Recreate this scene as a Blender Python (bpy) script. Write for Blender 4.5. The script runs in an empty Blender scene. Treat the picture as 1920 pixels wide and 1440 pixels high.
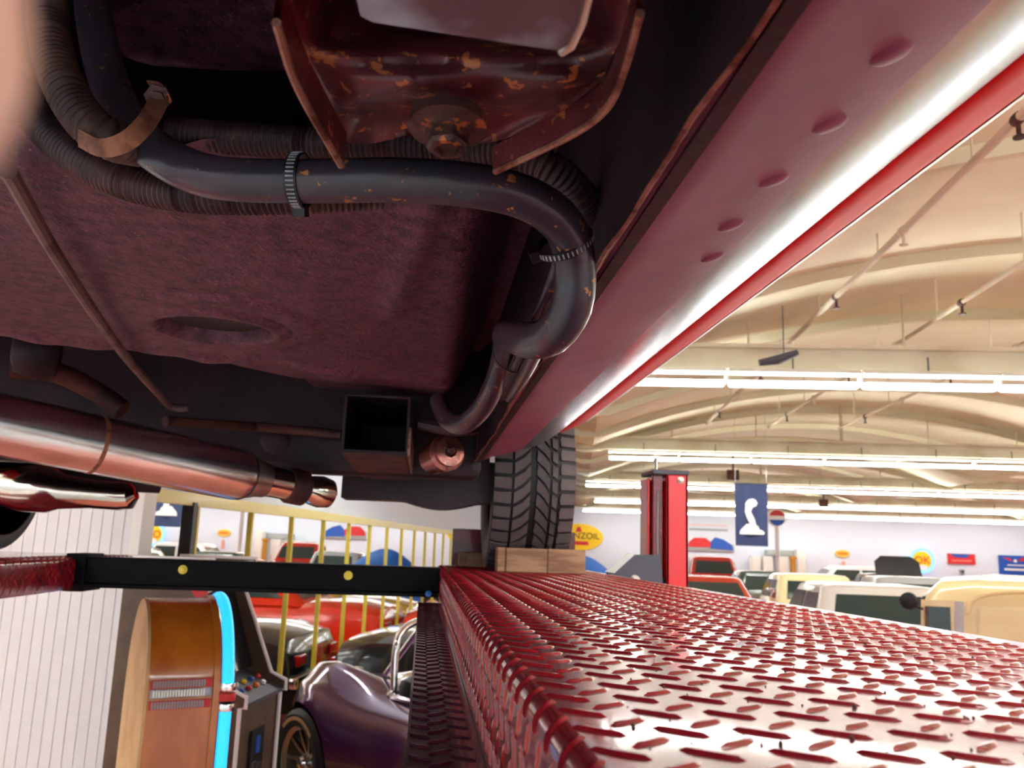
import bpy, bmesh, math, random
from mathutils import Vector, Matrix
random.seed(7)
sc = bpy.context.scene
col = sc.collection
R = math.radians

# ------------------------------------------------------------------ camera
H = 1.75                                   # lens height above the floor; the lift is raised to just below it
FPX, ROLL, VPX, VPY = 1600.0, 0.034, 793.0, 1019.0
_dy = Vector(((VPX-960)/FPX, -(VPY-720)/FPX, -1)).normalized()
_h = Vector((1, -ROLL, 0)).normalized()
_up = _h.cross(_dy).normalized()
if _up.y < 0: _up = -_up
_x = _dy.cross(_up)
ROT = Matrix((_x, _dy, _up))               # camera space -> world (Y runs along the lift)
CAM = Vector((0, 0, H))
cam = bpy.data.cameras.new('camera'); camo = bpy.data.objects.new('camera', cam); col.objects.link(camo)
camo.matrix_world = Matrix.Translation(CAM) @ ROT.to_4x4()
cam.sensor_width = 36; cam.lens = FPX/1920*36
cam.clip_start = .004; cam.clip_end = 200
cam.dof.use_dof = True; cam.dof.focus_distance = .95
cam.dof.aperture_fstop = cam.lens/2.6      # about 2.6 mm of real aperture
sc.camera = camo

def ray(px, py): return ROT @ Vector(((px-960)/FPX, -(py-720)/FPX, -1))
def PD(px, py, d): return CAM + ray(px, py)*d
def PY(px, py, y):
    d = ray(px, py); return CAM + d*(y/d.y)
def PZ(px, py, z):                         # z is relative to the lens
    d = ray(px, py); return CAM + d*(z/d.z)
def hor(x): return VPY + ROLL*(x-VPX)
BB = ray(1085, hor(1085)); BB.z = 0; BB.normalize()      # the building's long axis
AA = Vector((BB.y, -BB.x, 0))
BANG = math.atan2(AA.y, AA.x)
def BA(a, b, z): return AA*a + BB*b + Vector((0, 0, z))
def ab(p): return p.dot(AA), p.dot(BB)
MIRA = -2.382                              # the mirror wall's plane
def mirrored(px, py, z):                   # where the thing stands that shows at this pixel in the mirror
    a, b = ab(PZ(px, py, z)); return 2*MIRA - a, b
def PB(px, py, b):
    d = ray(px, py); return CAM + d*(b/d.dot(BB))

# ------------------------------------------------------------------ world, exposure
w = bpy.data.worlds.new('world'); sc.world = w; w.use_nodes = True
w.node_tree.nodes['Background'].inputs[0].default_value = (.9, .95, 1, 1)
w.node_tree.nodes['Background'].inputs[1].default_value = .25
sc.view_settings.view_transform = 'Standard'; sc.view_settings.look = 'None'
sc.view_settings.gamma = 1; sc.view_settings.use_curve_mapping = False
sc.view_settings.exposure = 0.9
TUBE = 15.0                                # brightness of the fluorescent tubes

# ------------------------------------------------------------------ materials
def lin(c):
    c /= 255.0
    return c/12.92 if c <= .04045 else ((c+.055)/1.055)**2.4
def S(r, g, b): return (lin(r), lin(g), lin(b), 1)
MATS = {}
def M(name, c, rough=.5, metal=0, coat=0, bump=0, bscale=60, c2=None, nscale=8, lo=.45, hi=.6, emit=0, chips=None, cscale=40, cth=.66, spec=.5, stretch=None, trans=0, detail=4):
    if name in MATS: return MATS[name]
    m = bpy.data.materials.new(name); m.use_nodes = True; MATS[name] = m
    nt = m.node_tree; p = nt.nodes['Principled BSDF']; L = nt.links
    p.inputs['Base Color'].default_value = c
    p.inputs['Roughness'].default_value = rough; p.inputs['Metallic'].default_value = metal
    p.inputs['Coat Weight'].default_value = coat; p.inputs['Coat Roughness'].default_value = .06
    p.inputs['Specular IOR Level'].default_value = spec
    if trans: p.inputs['Transmission Weight'].default_value = trans
    if emit:
        p.inputs['Emission Color'].default_value = c; p.inputs['Emission Strength'].default_value = emit
    if c2 or bump or chips:
        tc = nt.nodes.new('ShaderNodeTexCoord'); vec = tc.outputs['Object']
        if stretch:
            mp = nt.nodes.new('ShaderNodeMapping'); mp.inputs['Scale'].default_value = stretch
            L.new(vec, mp.inputs[0]); vec = mp.outputs[0]
    cur = None
    def noise(scale, det=4, rgh=.6):
        n = nt.nodes.new('ShaderNodeTexNoise'); n.inputs['Scale'].default_value = scale
        n.inputs['Detail'].default_value = det; n.inputs['Roughness'].default_value = rgh
        L.new(vec, n.inputs['Vector']); return n.outputs['Fac']
    def ramp(fac, a, b):
        r = nt.nodes.new('ShaderNodeMapRange'); r.inputs['From Min'].default_value = a; r.inputs['From Max'].default_value = b
        L.new(fac, r.inputs['Value']); return r.outputs['Result']
    def mix(fac, a, b):
        x = nt.nodes.new('ShaderNodeMix'); x.data_type = 'RGBA'; L.new(fac, x.inputs['Factor'])
        for v, s in ((a, x.inputs['A']), (b, x.inputs['B'])):
            if hasattr(v, 'links'): L.new(v, s)
            else: s.default_value = v
        return x.outputs['Result']
    if c2: cur = mix(ramp(noise(nscale, detail), lo, hi), c, c2)
    if chips: cur = mix(ramp(noise(cscale, 3), cth, cth+.03), cur if cur else c, chips)
    if cur: L.new(cur, p.inputs['Base Color'])
    if bump:
        b = nt.nodes.new('ShaderNodeBump'); b.inputs['Strength'].default_value = bump; b.inputs['Distance'].default_value = .004
        L.new(noise(bscale, 5), b.inputs['Height']); L.new(b.outputs['Normal'], p.inputs['Normal'])
    return m

m_floor = M('salmon epoxy floor', S(206, 122, 106), .16, 0, .3, .03, 3, S(194, 106, 92), .5)
m_ceil = M('cream painted ceiling', S(232, 232, 206), .8, 0, 0, .15, 4, S(222, 221, 192), .6)
m_rib = M('cream painted rib', S(216, 212, 182), .7)
m_truss = M('cream painted timber', S(222, 216, 194), .7, bump=.1, bscale=10, c2=S(206, 196, 170), nscale=1.2)
m_wall = M('white painted wall', S(216, 226, 240), .7, 0, 0, .05, 4)
m_panel = M('white ribbed panel', S(222, 222, 224), .45)
m_tube = M('fluorescent tube', (1, .99, .96, 1), .4, emit=TUBE)
m_fix = M('white enamel', S(236, 236, 230), .4)
m_mirror = M('mirror glass', (.92, .94, .94, 1), .0, 1)
m_yellow = M('yellow enamel', S(214, 196, 62), .35, 0, .2)
m_plate = M('red painted tread plate', S(156, 32, 42), .22, 0, .55, .10, 24, S(128, 22, 34), 9, chips=S(96, 60, 48), cscale=60, cth=.72)
m_plate2 = M('dark red painted steel', S(120, 20, 30), .3, 0, .4, .12, 30, S(92, 14, 26), 7)
m_ledge = M('purple sheen tread plate', S(112, 62, 84), .26, .25, .5, .1, 30, S(84, 44, 62), 8)  # purple-blue sheen is put into the base colour
m_black = M('black painted steel', S(8, 8, 12), .6, 0, 0, .1, 18, S(36, 22, 18), 4, .66, .76, spec=.12)
m_post = M('bright red enamel', S(214, 14, 26), .3, 0, .4)
m_grey = M('slate grey steel', S(66, 70, 84), .5, 0)
m_steel = M('bare steel', S(170, 168, 160), .32, .9, 0, .05, 20)
m_zinc = M('zinc plated steel', S(190, 188, 178), .28, 1)
m_under = M('undercoated maroon sheet', S(116, 70, 90), .40, 0, .0, 1.0, 120, S(62, 36, 50), 42, .40, .64, chips=S(150, 112, 116), cscale=110, cth=.65, detail=8)
m_under2 = M('dark undercoat', S(46, 28, 38), .55, 0, .0, .35, 60, S(26, 18, 26), 7)
m_paint = M('maroon sill paint', S(150, 82, 110), .45, 0, .0, .05, 90, S(132, 68, 94), 3, chips=S(170, 92, 92), cscale=34, cth=.76, spec=.25)
m_bright = M('silver sill sheen', S(182, 198, 208), .25, 1, 0, .04, 60, S(160, 178, 188), 20, .6, .7, stretch=(1, .25, 1))  # silver metal stands in for glossy paint mirroring the ceiling
m_red = M('lit red body paint', S(224, 20, 28), .5, 0, 0, .04, 30, spec=.2)  # brighter copy of the sill paint, direct light put into its colour
m_rubber = M('black hose rubber', S(52, 50, 62), .32, 0, .3, .10, 140, S(66, 52, 66), 14, chips=S(184, 124, 74), cscale=64, cth=.645)
m_loom = M('corrugated loom plastic', S(54, 36, 42), .45, 0, 0, .2, 90, S(80, 52, 52), 20, chips=S(176, 110, 76), cscale=40, cth=.72)
m_loom2 = M('brown dusty loom plastic', S(86, 62, 52), .5, 0, 0, .25, 80, S(58, 40, 38), 24, chips=S(190, 120, 74), cscale=50, cth=.7)
m_tie = M('black nylon', S(20, 20, 26), .3)
m_strap = M('rusty tan strap', S(164, 112, 84), .5, .3, 0, .3, 90, S(112, 70, 54), 40)
m_brk = M('rust flecked maroon bracket', S(108, 40, 50), .34, 0, .25, .35, 60, S(74, 34, 40), 10, chips=S(178, 108, 62), cscale=75, cth=.61)
m_edge = M('worn metal edge', S(176, 134, 116), .4, .7, 0, .4, 90, S(110, 64, 50), 30)
m_bolt = M('grimy bolt', S(92, 66, 62), .42, .5, 0, .5, 80, S(58, 36, 38), 40, chips=S(176, 104, 62), cscale=60, cth=.62)
m_can = M('grey anodised cover', S(172, 184, 200), .5, 0, 0, .06, 60, S(110, 84, 92), 8)
m_exh = M('brushed stainless steel', S(232, 238, 240), .22, 1, 0, .05, 30, S(214, 216, 212), 5, stretch=(1, 1, 6))
m_exh2 = M('polished stainless steel', S(224, 218, 206), .1, 1)
m_rust = M('rusty steel', S(92, 52, 46), .6, .2, 0, .4, 40, S(56, 34, 34), 10)
m_line = M('dusty steel line', S(116, 90, 88), .5, .2, 0, .3, 60, S(86, 62, 62), 20)
m_tyre = M('tyre rubber', S(96, 86, 88), .62, 0, 0, .12, 120, S(78, 70, 74), 6)
m_tyre2 = M('dark tyre rubber', S(26, 26, 29), .55)
m_wood = M('sawn wood', S(176, 138, 108), .75, 0, 0, .3, 60, S(142, 104, 80), 5, stretch=(1, 6, 6))
m_skin = M('skin', S(226, 178, 158), .5, bump=.1, bscale=300)
m_nail = M('nail', S(236, 196, 182), .3)
m_chrome = M('chrome', S(235, 235, 235), .05, 1)
m_glassd = M('tinted glass', S(46, 66, 66), .06, 0, .6)
m_amber = M('orange veneer', S(200, 116, 34), .25, 0, .5, .03, 20, S(176, 94, 24), 4, stretch=(1, 1, .3))
m_pale = M('pale plywood', S(214, 180, 128), .7, 0, 0, .1, 30, S(200, 164, 112), 5)
m_cyan = M('blue neon tube', (.02, .42, .95, 1), .4, emit=.8)
m_neon = M('pale blue neon', (.12, .5, 1, 1), .4, emit=1.3)
m_dark = M('near black', S(22, 22, 26), .5)
m_brownlam = M('brown laminate', S(92, 72, 54), .5, bump=.05, bscale=20, c2=S(78, 60, 44), nscale=6)
m_wht = M('white print', S(238, 238, 238), .5)
m_redp = M('red print', S(206, 40, 46), .5)
m_yelp = M('yellow print', S(246, 206, 20), .5)
m_blup = M('blue print', S(30, 84, 178), .5)
m_navy = M('navy cloth', S(52, 66, 106), .8, bump=.2, bscale=30)
m_greyp = M('grey print', S(150, 158, 158), .6)
m_orap = M('orange print', S(232, 120, 40), .5)

# ------------------------------------------------------------------ mesh helpers
class MB:
    def __init__(s): s.v = []; s.f = []; s.m = []
    def add(s, vs, fs, mi=0):
        n = len(s.v); s.v += [tuple(v) for v in vs]; s.f += [tuple(i+n for i in f) for f in fs]; s.m += [mi]*len(fs); return s
    def box(s, x0, x1, y0, y1, z0, z1, mi=0):
        vs = [(x, y, z) for x in (x0, x1) for y in (y0, y1) for z in (z0, z1)]
        return s.add(vs, [(0, 1, 3, 2), (4, 6, 7, 5), (0, 4, 5, 1), (2, 3, 7, 6), (0, 2, 6, 4), (1, 5, 7, 3)], mi)
    def rbox(s, x0, x1, y0, y1, z0, z1, bev=.01, seg=2, mi=0):
        bm = bmesh.new(); bmesh.ops.create_cube(bm, size=1)
        for v in bm.verts: v.co = Vector(((x0+x1)/2+v.co.x*(x1-x0), (y0+y1)/2+v.co.y*(y1-y0), (z0+z1)/2+v.co.z*(z1-z0)))
        bmesh.ops.bevel(bm, geom=bm.edges[:], offset=bev, segments=seg, affect='EDGES', profile=.5)
        bm.verts.index_update()
        s.add([v.co for v in bm.verts], [tuple(v.index for v in f.verts) for f in bm.faces], mi); bm.free(); return s
    def obox(s, o, ux, uy, uz, mi=0):          # box from a corner and three edge vectors
        vs = [o+ux*i+uy*j+uz*k for i in (0, 1) for j in (0, 1) for k in (0, 1)]
        return s.add(vs, [(0, 1, 3, 2), (4, 6, 7, 5), (0, 4, 5, 1), (2, 3, 7, 6), (0, 2, 6, 4), (1, 5, 7, 3)], mi)
    def tube(s, path, r, n=12, caps=True, closed=False, flat=None, mi=0):
        path = [Vector(p) for p in path]; K = len(path)
        rs = r if isinstance(r, (list, tuple)) else [r]*K
        T = [(path[(i+1) % K if closed else min(i+1, K-1)]-path[i-1 if closed else max(i-1, 0)]).normalized() for i in range(K)]
        u = T[0].orthogonal().normalized() if flat is None else (flat-T[0]*flat.dot(T[0])).normalized()
        vs = []
        for i in range(K):
            if flat is not None: u = (flat-T[i]*flat.dot(T[i])).normalized()
            else: u = (u-T[i]*u.dot(T[i])).normalized()
            v = T[i].cross(u)
            for k in range(n):
                a = 2*math.pi*k/n; vs.append(path[i]+(u*math.cos(a)+v*math.sin(a))*rs[i])
        fs = [(i*n+k, i*n+(k+1) % n, ((i+1) % K)*n+(k+1) % n, ((i+1) % K)*n+k) for i in range(K if closed else K-1) for k in range(n)]
        if caps and not closed: fs += [tuple(range(n-1, -1, -1)), tuple((K-1)*n+k for k in range(n))]
        return s.add(vs, fs, mi)
    def ribbon(s, path, nrm, wd, th, mi=0):    # flat strap along a path; nrm(i) = outward normal
        path = [Vector(p) for p in path]; K = len(path); vs = []
        for i in range(K):
            t = (path[min(i+1, K-1)]-path[max(i-1, 0)]).normalized(); n_ = nrm(i); n_ = (n_-t*n_.dot(t)).normalized(); b = t.cross(n_)
            vs += [path[i]+b*wd/2+n_*th/2, path[i]-b*wd/2+n_*th/2, path[i]-b*wd/2-n_*th/2, path[i]+b*wd/2-n_*th/2]
        fs = [(i*4+k, i*4+(k+1) % 4, i*4+4+(k+1) % 4, i*4+4+k) for i in range(K-1) for k in range(4)]+[(3, 2, 1, 0), tuple((K-1)*4+k for k in range(4))]
        return s.add(vs, fs, mi)
    def lathe(s, prof, o, ax, n=32, mi=0, caps=True):   # prof = [(r, h)], turned about ax through o
        o = Vector(o); ax = Vector(ax).normalized(); u = ax.orthogonal().normalized(); v = ax.cross(u); vs = []
        for r, h in prof:
            for k in range(n):
                a = 2*math.pi*k/n; vs.append(o+ax*h+(u*math.cos(a)+v*math.sin(a))*r)
        K = len(prof); fs = [(i*n+k, i*n+(k+1) % n, (i+1)*n+(k+1) % n, (i+1)*n+k) for i in range(K-1) for k in range(n)]
        if caps and prof[0][0] > 1e-6: fs.append(tuple(range(n-1, -1, -1)))
        if caps and prof[-1][0] > 1e-6: fs.append(tuple((K-1)*n+k for k in range(n)))
        return s.add(vs, fs, mi)
    def prism(s, pts, d, mi=0):                # closed outline of 3-D points swept by vector d
        n = len(pts); d = Vector(d); pts = [Vector(p) for p in pts]
        fs = [tuple(range(n)), tuple(range(2*n-1, n-1, -1))]+[(i, i+n, (i+1) % n+n, (i+1) % n) for i in range(n)]
        return s.add(pts+[p+d for p in pts], fs, mi)
    def sweep(s, prof, f0, f1, mi=0, close=True):   # prof points mapped by two functions
        n = len(prof); vs = [f0(p) for p in prof]+[f1(p) for p in prof]
        fs = [(i, (i+1) % n, (i+1) % n+n, i+n) for i in range(n if close else n-1)]
        if close: fs += [tuple(range(n-1, -1, -1)), tuple(range(n, 2*n))]
        return s.add(vs, fs, mi)
    def grid(s, P, mi=0):
        r, c = len(P), len(P[0])
        return s.add([p for row in P for p in row], [(i*c+j, i*c+j+1, (i+1)*c+j+1, (i+1)*c+j) for i in range(r-1) for j in range(c-1)], mi)
    def mesh(s, name, mats, smooth=False, o=Vector((0, 0, 0)), ang=35):
        me = bpy.data.meshes.new(name)
        me.from_pydata([tuple(Vector(v)-o) for v in s.v], [], s.f)
        for m in (mats if isinstance(mats, (list, tuple)) else [mats]): me.materials.append(m)
        if any(s.m): me.polygons.foreach_set('material_index', s.m)
        bm = bmesh.new(); bm.from_mesh(me); bmesh.ops.recalc_face_normals(bm, faces=bm.faces[:])
        bm.to_mesh(me); bm.free()
        if smooth:
            me.polygons.foreach_set('use_smooth', [True]*len(me.polygons))
            me.set_sharp_from_angle(angle=R(ang))
        me.update(); return me
    def build(s, name, mats, parent=None, smooth=False, ang=35, local=False):
        # world coordinates unless local; a top-level mesh gets its origin at its base
        if parent is not None:
            o = Vector((0, 0, 0)) if local else parent_loc(parent)
            ob = bpy.data.objects.new(name, s.mesh(name, mats, smooth, o, ang)); col.objects.link(ob); ob.parent = parent
        else:
            xs = [v[0] for v in s.v]; ys = [v[1] for v in s.v]; zs = [v[2] for v in s.v]
            o = Vector(((min(xs)+max(xs))/2, (min(ys)+max(ys))/2, min(zs)))
            ob = bpy.data.objects.new(name, s.mesh(name, mats, smooth, o, ang)); col.objects.link(ob); ob.location = o
        return ob
def parent_loc(p):
    o = Vector((0, 0, 0))
    while p is not None: o += p.location; p = p.parent
    return o
def tag(o, label=None, cat=None, group=None, kind=None):
    for k, v in (('label', label), ('category', cat), ('group', group), ('kind', kind)):
        if v: o[k] = v
    return o
def thing(name, label, cat, loc, rz=0, group=None):
    o = bpy.data.objects.new(name, None); col.objects.link(o); o.location = loc; o.rotation_euler = (0, 0, rz)
    o.empty_display_size = .1
    return tag(o, label, cat, group)
def inst(name, mesh, parent, loc=(0, 0, 0), rot=(0, 0, 0)):
    o = bpy.data.objects.new(name, mesh); col.objects.link(o); o.parent = parent; o.location = loc; o.rotation_euler = rot; return o
def spline(pts, step):                          # Catmull-Rom, resampled
    pts = [Vector(p) for p in pts]; out = []
    q = [pts[0]*2-pts[1]]+pts+[pts[-1]*2-pts[-2]]
    for i in range(1, len(q)-2):
        n = max(2, int((q[i+1]-q[i]).length/step))
        for k in range(n):
            t = k/n; a, b, c, d = q[i-1], q[i], q[i+1], q[i+2]
            out.append(.5*((2*b)+(c-a)*t+(2*a-5*b+4*c-d)*t*t+(3*b-a-3*c+d)*t**3))
    return out+[pts[-1]]
def sm(t): t = max(0, min(1, t)); return t*t*(3-2*t)
V = Vector
def W(x, y, z): return V((x, y, z+H))           # point given relative to the lens height

# ================================================================== THE BUILDING
A0, A1, B0, B1 = -9.0, 24.0, -4.8, 38.0
def struct(o): o['kind'] = 'structure'; return o
BF = 1.3                                        # salmon coating from here on, unseen pale floor behind added for neutral bounce
mb = MB(); mb.prism([BA(A0, BF, -.1), BA(A1, BF, -.1), BA(A1, B1, -.1), BA(A0, B1, -.1)], (0, 0, .1)); struct(mb.build('floor', m_floor))
mb = MB(); mb.prism([BA(A0, B0, -.1), BA(A1, B0, -.1), BA(A1, BF, -.1), BA(A0, BF, -.1)], (0, 0, .1)); struct(mb.build('floor_bounce', M('pale bounce floor', S(186, 186, 190), .5, 0, 0, .1, 6, S(172, 172, 176), 1.2)))
def vault(a):
    u = (a-4.5+4.35) % 8.7-4.35
    return H+2.62-.046*u*u
na = 120
P = [[BA(A0-.3+(A1-A0+.6)*i/na, b, vault(A0-.3+(A1-A0+.6)*i/na)) for i in range(na+1)] for b in (B0-.3, B1+.3)]
mb = MB(); mb.grid(P); mb.grid([[p+V((0, 0, .2)) for p in r] for r in P])
ceil = struct(mb.build('ceiling', m_ceil, smooth=True, ang=20))
ROWS = [-3.9, -1.4, 1.1, 8.0, 14.9, 21.6, 28.9, 36.2]  # the first two rows are unseen, added as fill light
b = 2.7
while b < B1:                                   # arched ribs under the vault
    mb = MB(); pr = []
    Q = [A0+(20-A0)*i/90 for i in range(91)]
    for bb0, bb1 in ((b, b+.07),):
        for i in range(90):
            a_, c_ = Q[i], Q[i+1]
            za, zc = vault(a_), vault(c_)
            vs = [BA(a_, bb0, za), BA(a_, bb0, za-.10), BA(a_, bb1, za-.10), BA(a_, bb1, za), BA(c_, bb0, zc), BA(c_, bb0, zc-.10), BA(c_, bb1, zc-.10), BA(c_, bb1, zc)]
            mb.add(vs, [(0, 1, 5, 4), (1, 2, 6, 5), (2, 3, 7, 6)])
    mb.build('arch_rib', m_rib, ceil, smooth=True); b += 2.1
for bR in ROWS[2:]:                             # truss chords over every row of lamps, with hangers
    mb = MB(); o = BA(A0, bR+.1, H+1.74); mb.obox(o, AA*(A1-A0), BB*.14, V((0, 0, .2)))
    mb.obox(BA(A0, bR+.02, H+1.93), AA*(A1-A0), BB*.3, V((0, 0, .035)))
    ch = mb.build('truss_chord', m_truss, ceil)
    if bR < 22:
        for k in range(-4, 9):
            a_ = .15+k*1.45
            mb = MB(); mb.tube([BA(a_, bR+.17, H+1.9), BA(a_, bR+.17, vault(a_)-.02)], .028 if k % 3 == 0 else .012, 8); mb.build('hanger', m_truss, ch)
struct(MB().prism([BA(A0, B1, 0), BA(A1, B1, 0), BA(A1, B1, H+2.7), BA(A0, B1, H+2.7)], BB*.2).build('wall_back', m_wall))
struct(MB().prism([BA(A1, B0, 0), BA(A1, B1, 0), BA(A1, B1, H+2.7), BA(A1, B0, H+2.7)], AA*.2).build('wall_right', m_wall))
struct(MB().prism([BA(A0, B0, 0), BA(A1, B0, 0), BA(A1, B0, H+2.7), BA(A0, B0, H+2.7)], BB*-.2).build('wall_front', m_wall))
struct(MB().prism([BA(A0, B0, 0), BA(A0, 4.7, 0), BA(A0, 4.7, H+2.7), BA(A0, B0, H+2.7)], AA*-.2).build('wall_left', m_wall))
# solid wall that carries the mirrors, and the ribbed white partition that ends at it
mb = MB(); mb.prism([BA(MIRA-.02, 4.62, 0), BA(MIRA-.02, B1, 0), BA(MIRA-.02, B1, H+2.5), BA(MIRA-.02, 4.62, H+2.5)], AA*-.2)
struct(mb.build('wall_mirror_side', m_wall))
mb = MB(); mb.prism([BA(A0, 4.5, 0), BA(MIRA+.02, 4.5, 0), BA(MIRA+.02, 4.5, H+2.4), BA(A0, 4.5, H+2.4)], BB*.12)
wl = struct(mb.build('wall_partition', m_panel))
rib = MB().box(-.012, .012, -.004, 0, 0, H+2.0).mesh('panel_rib', m_panel)
base = wl.location
for k in range(60):
    a_ = MIRA-.02-k*.062
    inst('panel_rib', rib, wl, BA(a_, 4.5, 0)-base, (0, 0, BANG))
mb = MB(); mb.prism([BA(MIRA-.02, 4.485, 0), BA(MIRA+.035, 4.485, 0), BA(MIRA+.035, 4.485, H+2.4), BA(MIRA-.02, 4.485, H+2.4)], BB*.14); tr = struct(mb.build('trim_1', m_fix))

# ---------------- mirror wall in a yellow frame
mir = thing('wall_mirror', 'long wall of mirror panels in a yellow metal frame behind the jukebox', 'mirror', BA(MIRA, 10, 0))
BARS = [5.22+.905*k for k in range(13)]; MT = H+.2
edges = [4.62]+BARS+[17.2]
for k in range(len(edges)-1):
    mb = MB(); mb.prism([BA(MIRA-.01, edges[k]+.01, .03), BA(MIRA-.01, edges[k+1]-.01, .03), BA(MIRA-.01, edges[k+1]-.01, MT), BA(MIRA-.01, edges[k]+.01, MT)], AA*.008); mb.build('mirror_pane', m_mirror, mir)
for b in BARS:
    mb = MB(); mb.obox(BA(MIRA-.005, b-.014, .05), AA*.022, BB*.028, V((0, 0, MT-.05))); mb.build('mullion', m_yellow, mir)
for z0, z1, n_ in ((MT-.02, MT+.055, 'top_rail'), (.0, .07, 'bottom_rail')):
    mb = MB(); mb.obox(BA(MIRA-.01, 4.62, z0), AA*.035, BB*12.6, V((0, 0, z1-z0))); mb.build(n_, m_yellow, mir)
mb = MB(); mb.obox(BA(MIRA-.005, 5.1, .05), AA*.04, BB*.05, V((0, 0, MT-.05))); mb.build('dark_jamb', m_dark, mir)

# ---------------- sprinkler pipes and conduits
def pipe_line(a, z, b0, b1, label, r=.022):
    t = thing('sprinkler_pipe', label, 'pipe', BA(a, b0, z)); mb = MB(); mb.tube([BA(a, b0, z), BA(a, b1, z)], r, 10); mb.build('pipe', m_truss, t)
    b = b0+.4; k = 0
    while b < b1:
        mb = MB(); mb.lathe([(.03, -.03), (.034, 0), (.03, .03)], BA(a, b, z), BB, 10); mb.lathe([(.012, 0), (.012, -.09), (.03, -.095), (.03, -.105)], BA(a, b, z), (0, 0, 1), 10); mb.build('sprinkler_head', m_rust if k % 2 else m_truss, t)
        mb = MB(); mb.tube([BA(a, b+.5, z), BA(a, b+.5, vault(a))], .008, 6); mb.build('pipe_hanger', m_truss, t)
        b += 1.55; k += 1
for q0, lab, r in (((1668, 458), 'cream sprinkler pipe running under the vault nearest the car sill', .026), ((1749, 602), 'thin cream sprinkler pipe crossing the middle of the vault', .02), ((1905, 650), 'rightmost thin cream sprinkler pipe above the first lamp row', .018)):
    d = ray(*q0); zz = 2.2 if q0[0] == 1668 else 2.16; p = CAM+d*(zz/d.z); a_, _ = ab(p)
    pipe_line(a_, H+zz, 2.2, 14.8, lab, r)
t = PB(1470, 675, 7.6)
mb = MB(); mb.tube([t+AA*-.22+V((0, 0, -.03)), t+AA*-.06, t+AA*.12+V((0, 0, .07))], [.03, .045, .03], 10); mb.tube([t, t+V((0, 0, .5))], .005, 6)
tag(mb.build('spot_lamp', m_grey), 'small grey spot lamp hanging from the first truss chord', 'lamp')
for (px, py, b, lab) in ((1375, 890, 21.4, 'small brown box on the ceiling left of the navy banner'), (1545, 943, 28.7, 'small brown bracket between the far lamp rows')):
    p = PB(px, py, b); mb = MB(); mb.obox(p+AA*-.14+V((0, 0, -.12)), AA*.28, BB*.12, V((0, 0, .24))); mb.obox(p+AA*-.02+V((0, 0, .12)), AA*.04, BB*.04, V((0, 0, .8))); tag(mb.build('ceiling_box', m_rust), lab, 'box')

# ---------------- rows of fluorescent strip lights
hb = MB(); hb.add([(x, y, z) for x in (-.6, .6) for y, z in ((-.08, .03), (-.05, .07), (.05, .07), (.08, .03))], [(0, 1, 5, 4), (1, 2, 6, 5), (2, 3, 7, 6), (3, 0, 4, 7), (3, 2, 1, 0), (4, 5, 6, 7)])
hb.box(-.61, -.6, -.05, .05, -.05, .05); hb.box(.6, .61, -.05, .05, -.05, .05); hm = hb.mesh('housing', m_fix)
tb = MB(); tb.lathe([(.014, -.59), (.026, -.575), (.026, .575), (.014, .59)], (0, 0, -.025), (1, 0, 0), 10); tm = tb.mesh('tube', m_tube, True)
ROWN = ['added unseen lamp row farthest behind the viewer', 'added unseen lamp row just behind the viewer', 'lamp row over the car on the lift', 'lamp row nearest the viewer', 'second lamp row', 'third lamp row', 'fourth lamp row', 'lamp row nearest the back wall']
ORD = 'first second third fourth fifth sixth seventh eighth ninth tenth eleventh twelfth thirteenth fourteenth fifteenth sixteenth seventeenth'.split()
for ri, bR in enumerate(ROWS):
    n0, n1 = (-8, 8) if ri < 3 else ((-3, 9) if ri == 3 else (-1, 15))
    fx = []
    for k in range(n0, n1):
        a_ = 1.72+.6+(k-0)*1.225-(0 if ri % 2 == 0 else .35)
        if a_-.62 < (MIRA+.05 if bR > 4 else A0+.3): continue
        lab = 'white fluorescent strip light, one of the '+ROWN[ri]
        c_ = ROT.transposed() @ (BA(a_, bR, H+1.62)-CAM); px_ = 960+FPX*c_.x/-c_.z if c_.z < 0 else -1
        if 1100 < px_ < 1935 and bR > 4: fx.append(a_); lab = ORD[len(fx)-1]+' strip light from the tyre along the '+ROWN[ri]
        o = thing('strip_light', lab, 'light', BA(a_, bR, H+1.62), BANG, 'strip lights of the '+ROWN[ri])
        inst('housing', hm, o, (0, 0, .02)); inst('tube', tm, o, (0, -.036, -.025)); inst('tube', tm, o, (0, .036, -.025))
        mbh = None
hang = MB().box(-.006, .006, -.006, .006, 0, .16).mesh('light_hanger', m_grey)
for o in [o for o in col.objects if o.name.startswith('strip_light')]:
    inst('light_hanger', hang, o, (0, 0, .07))

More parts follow.
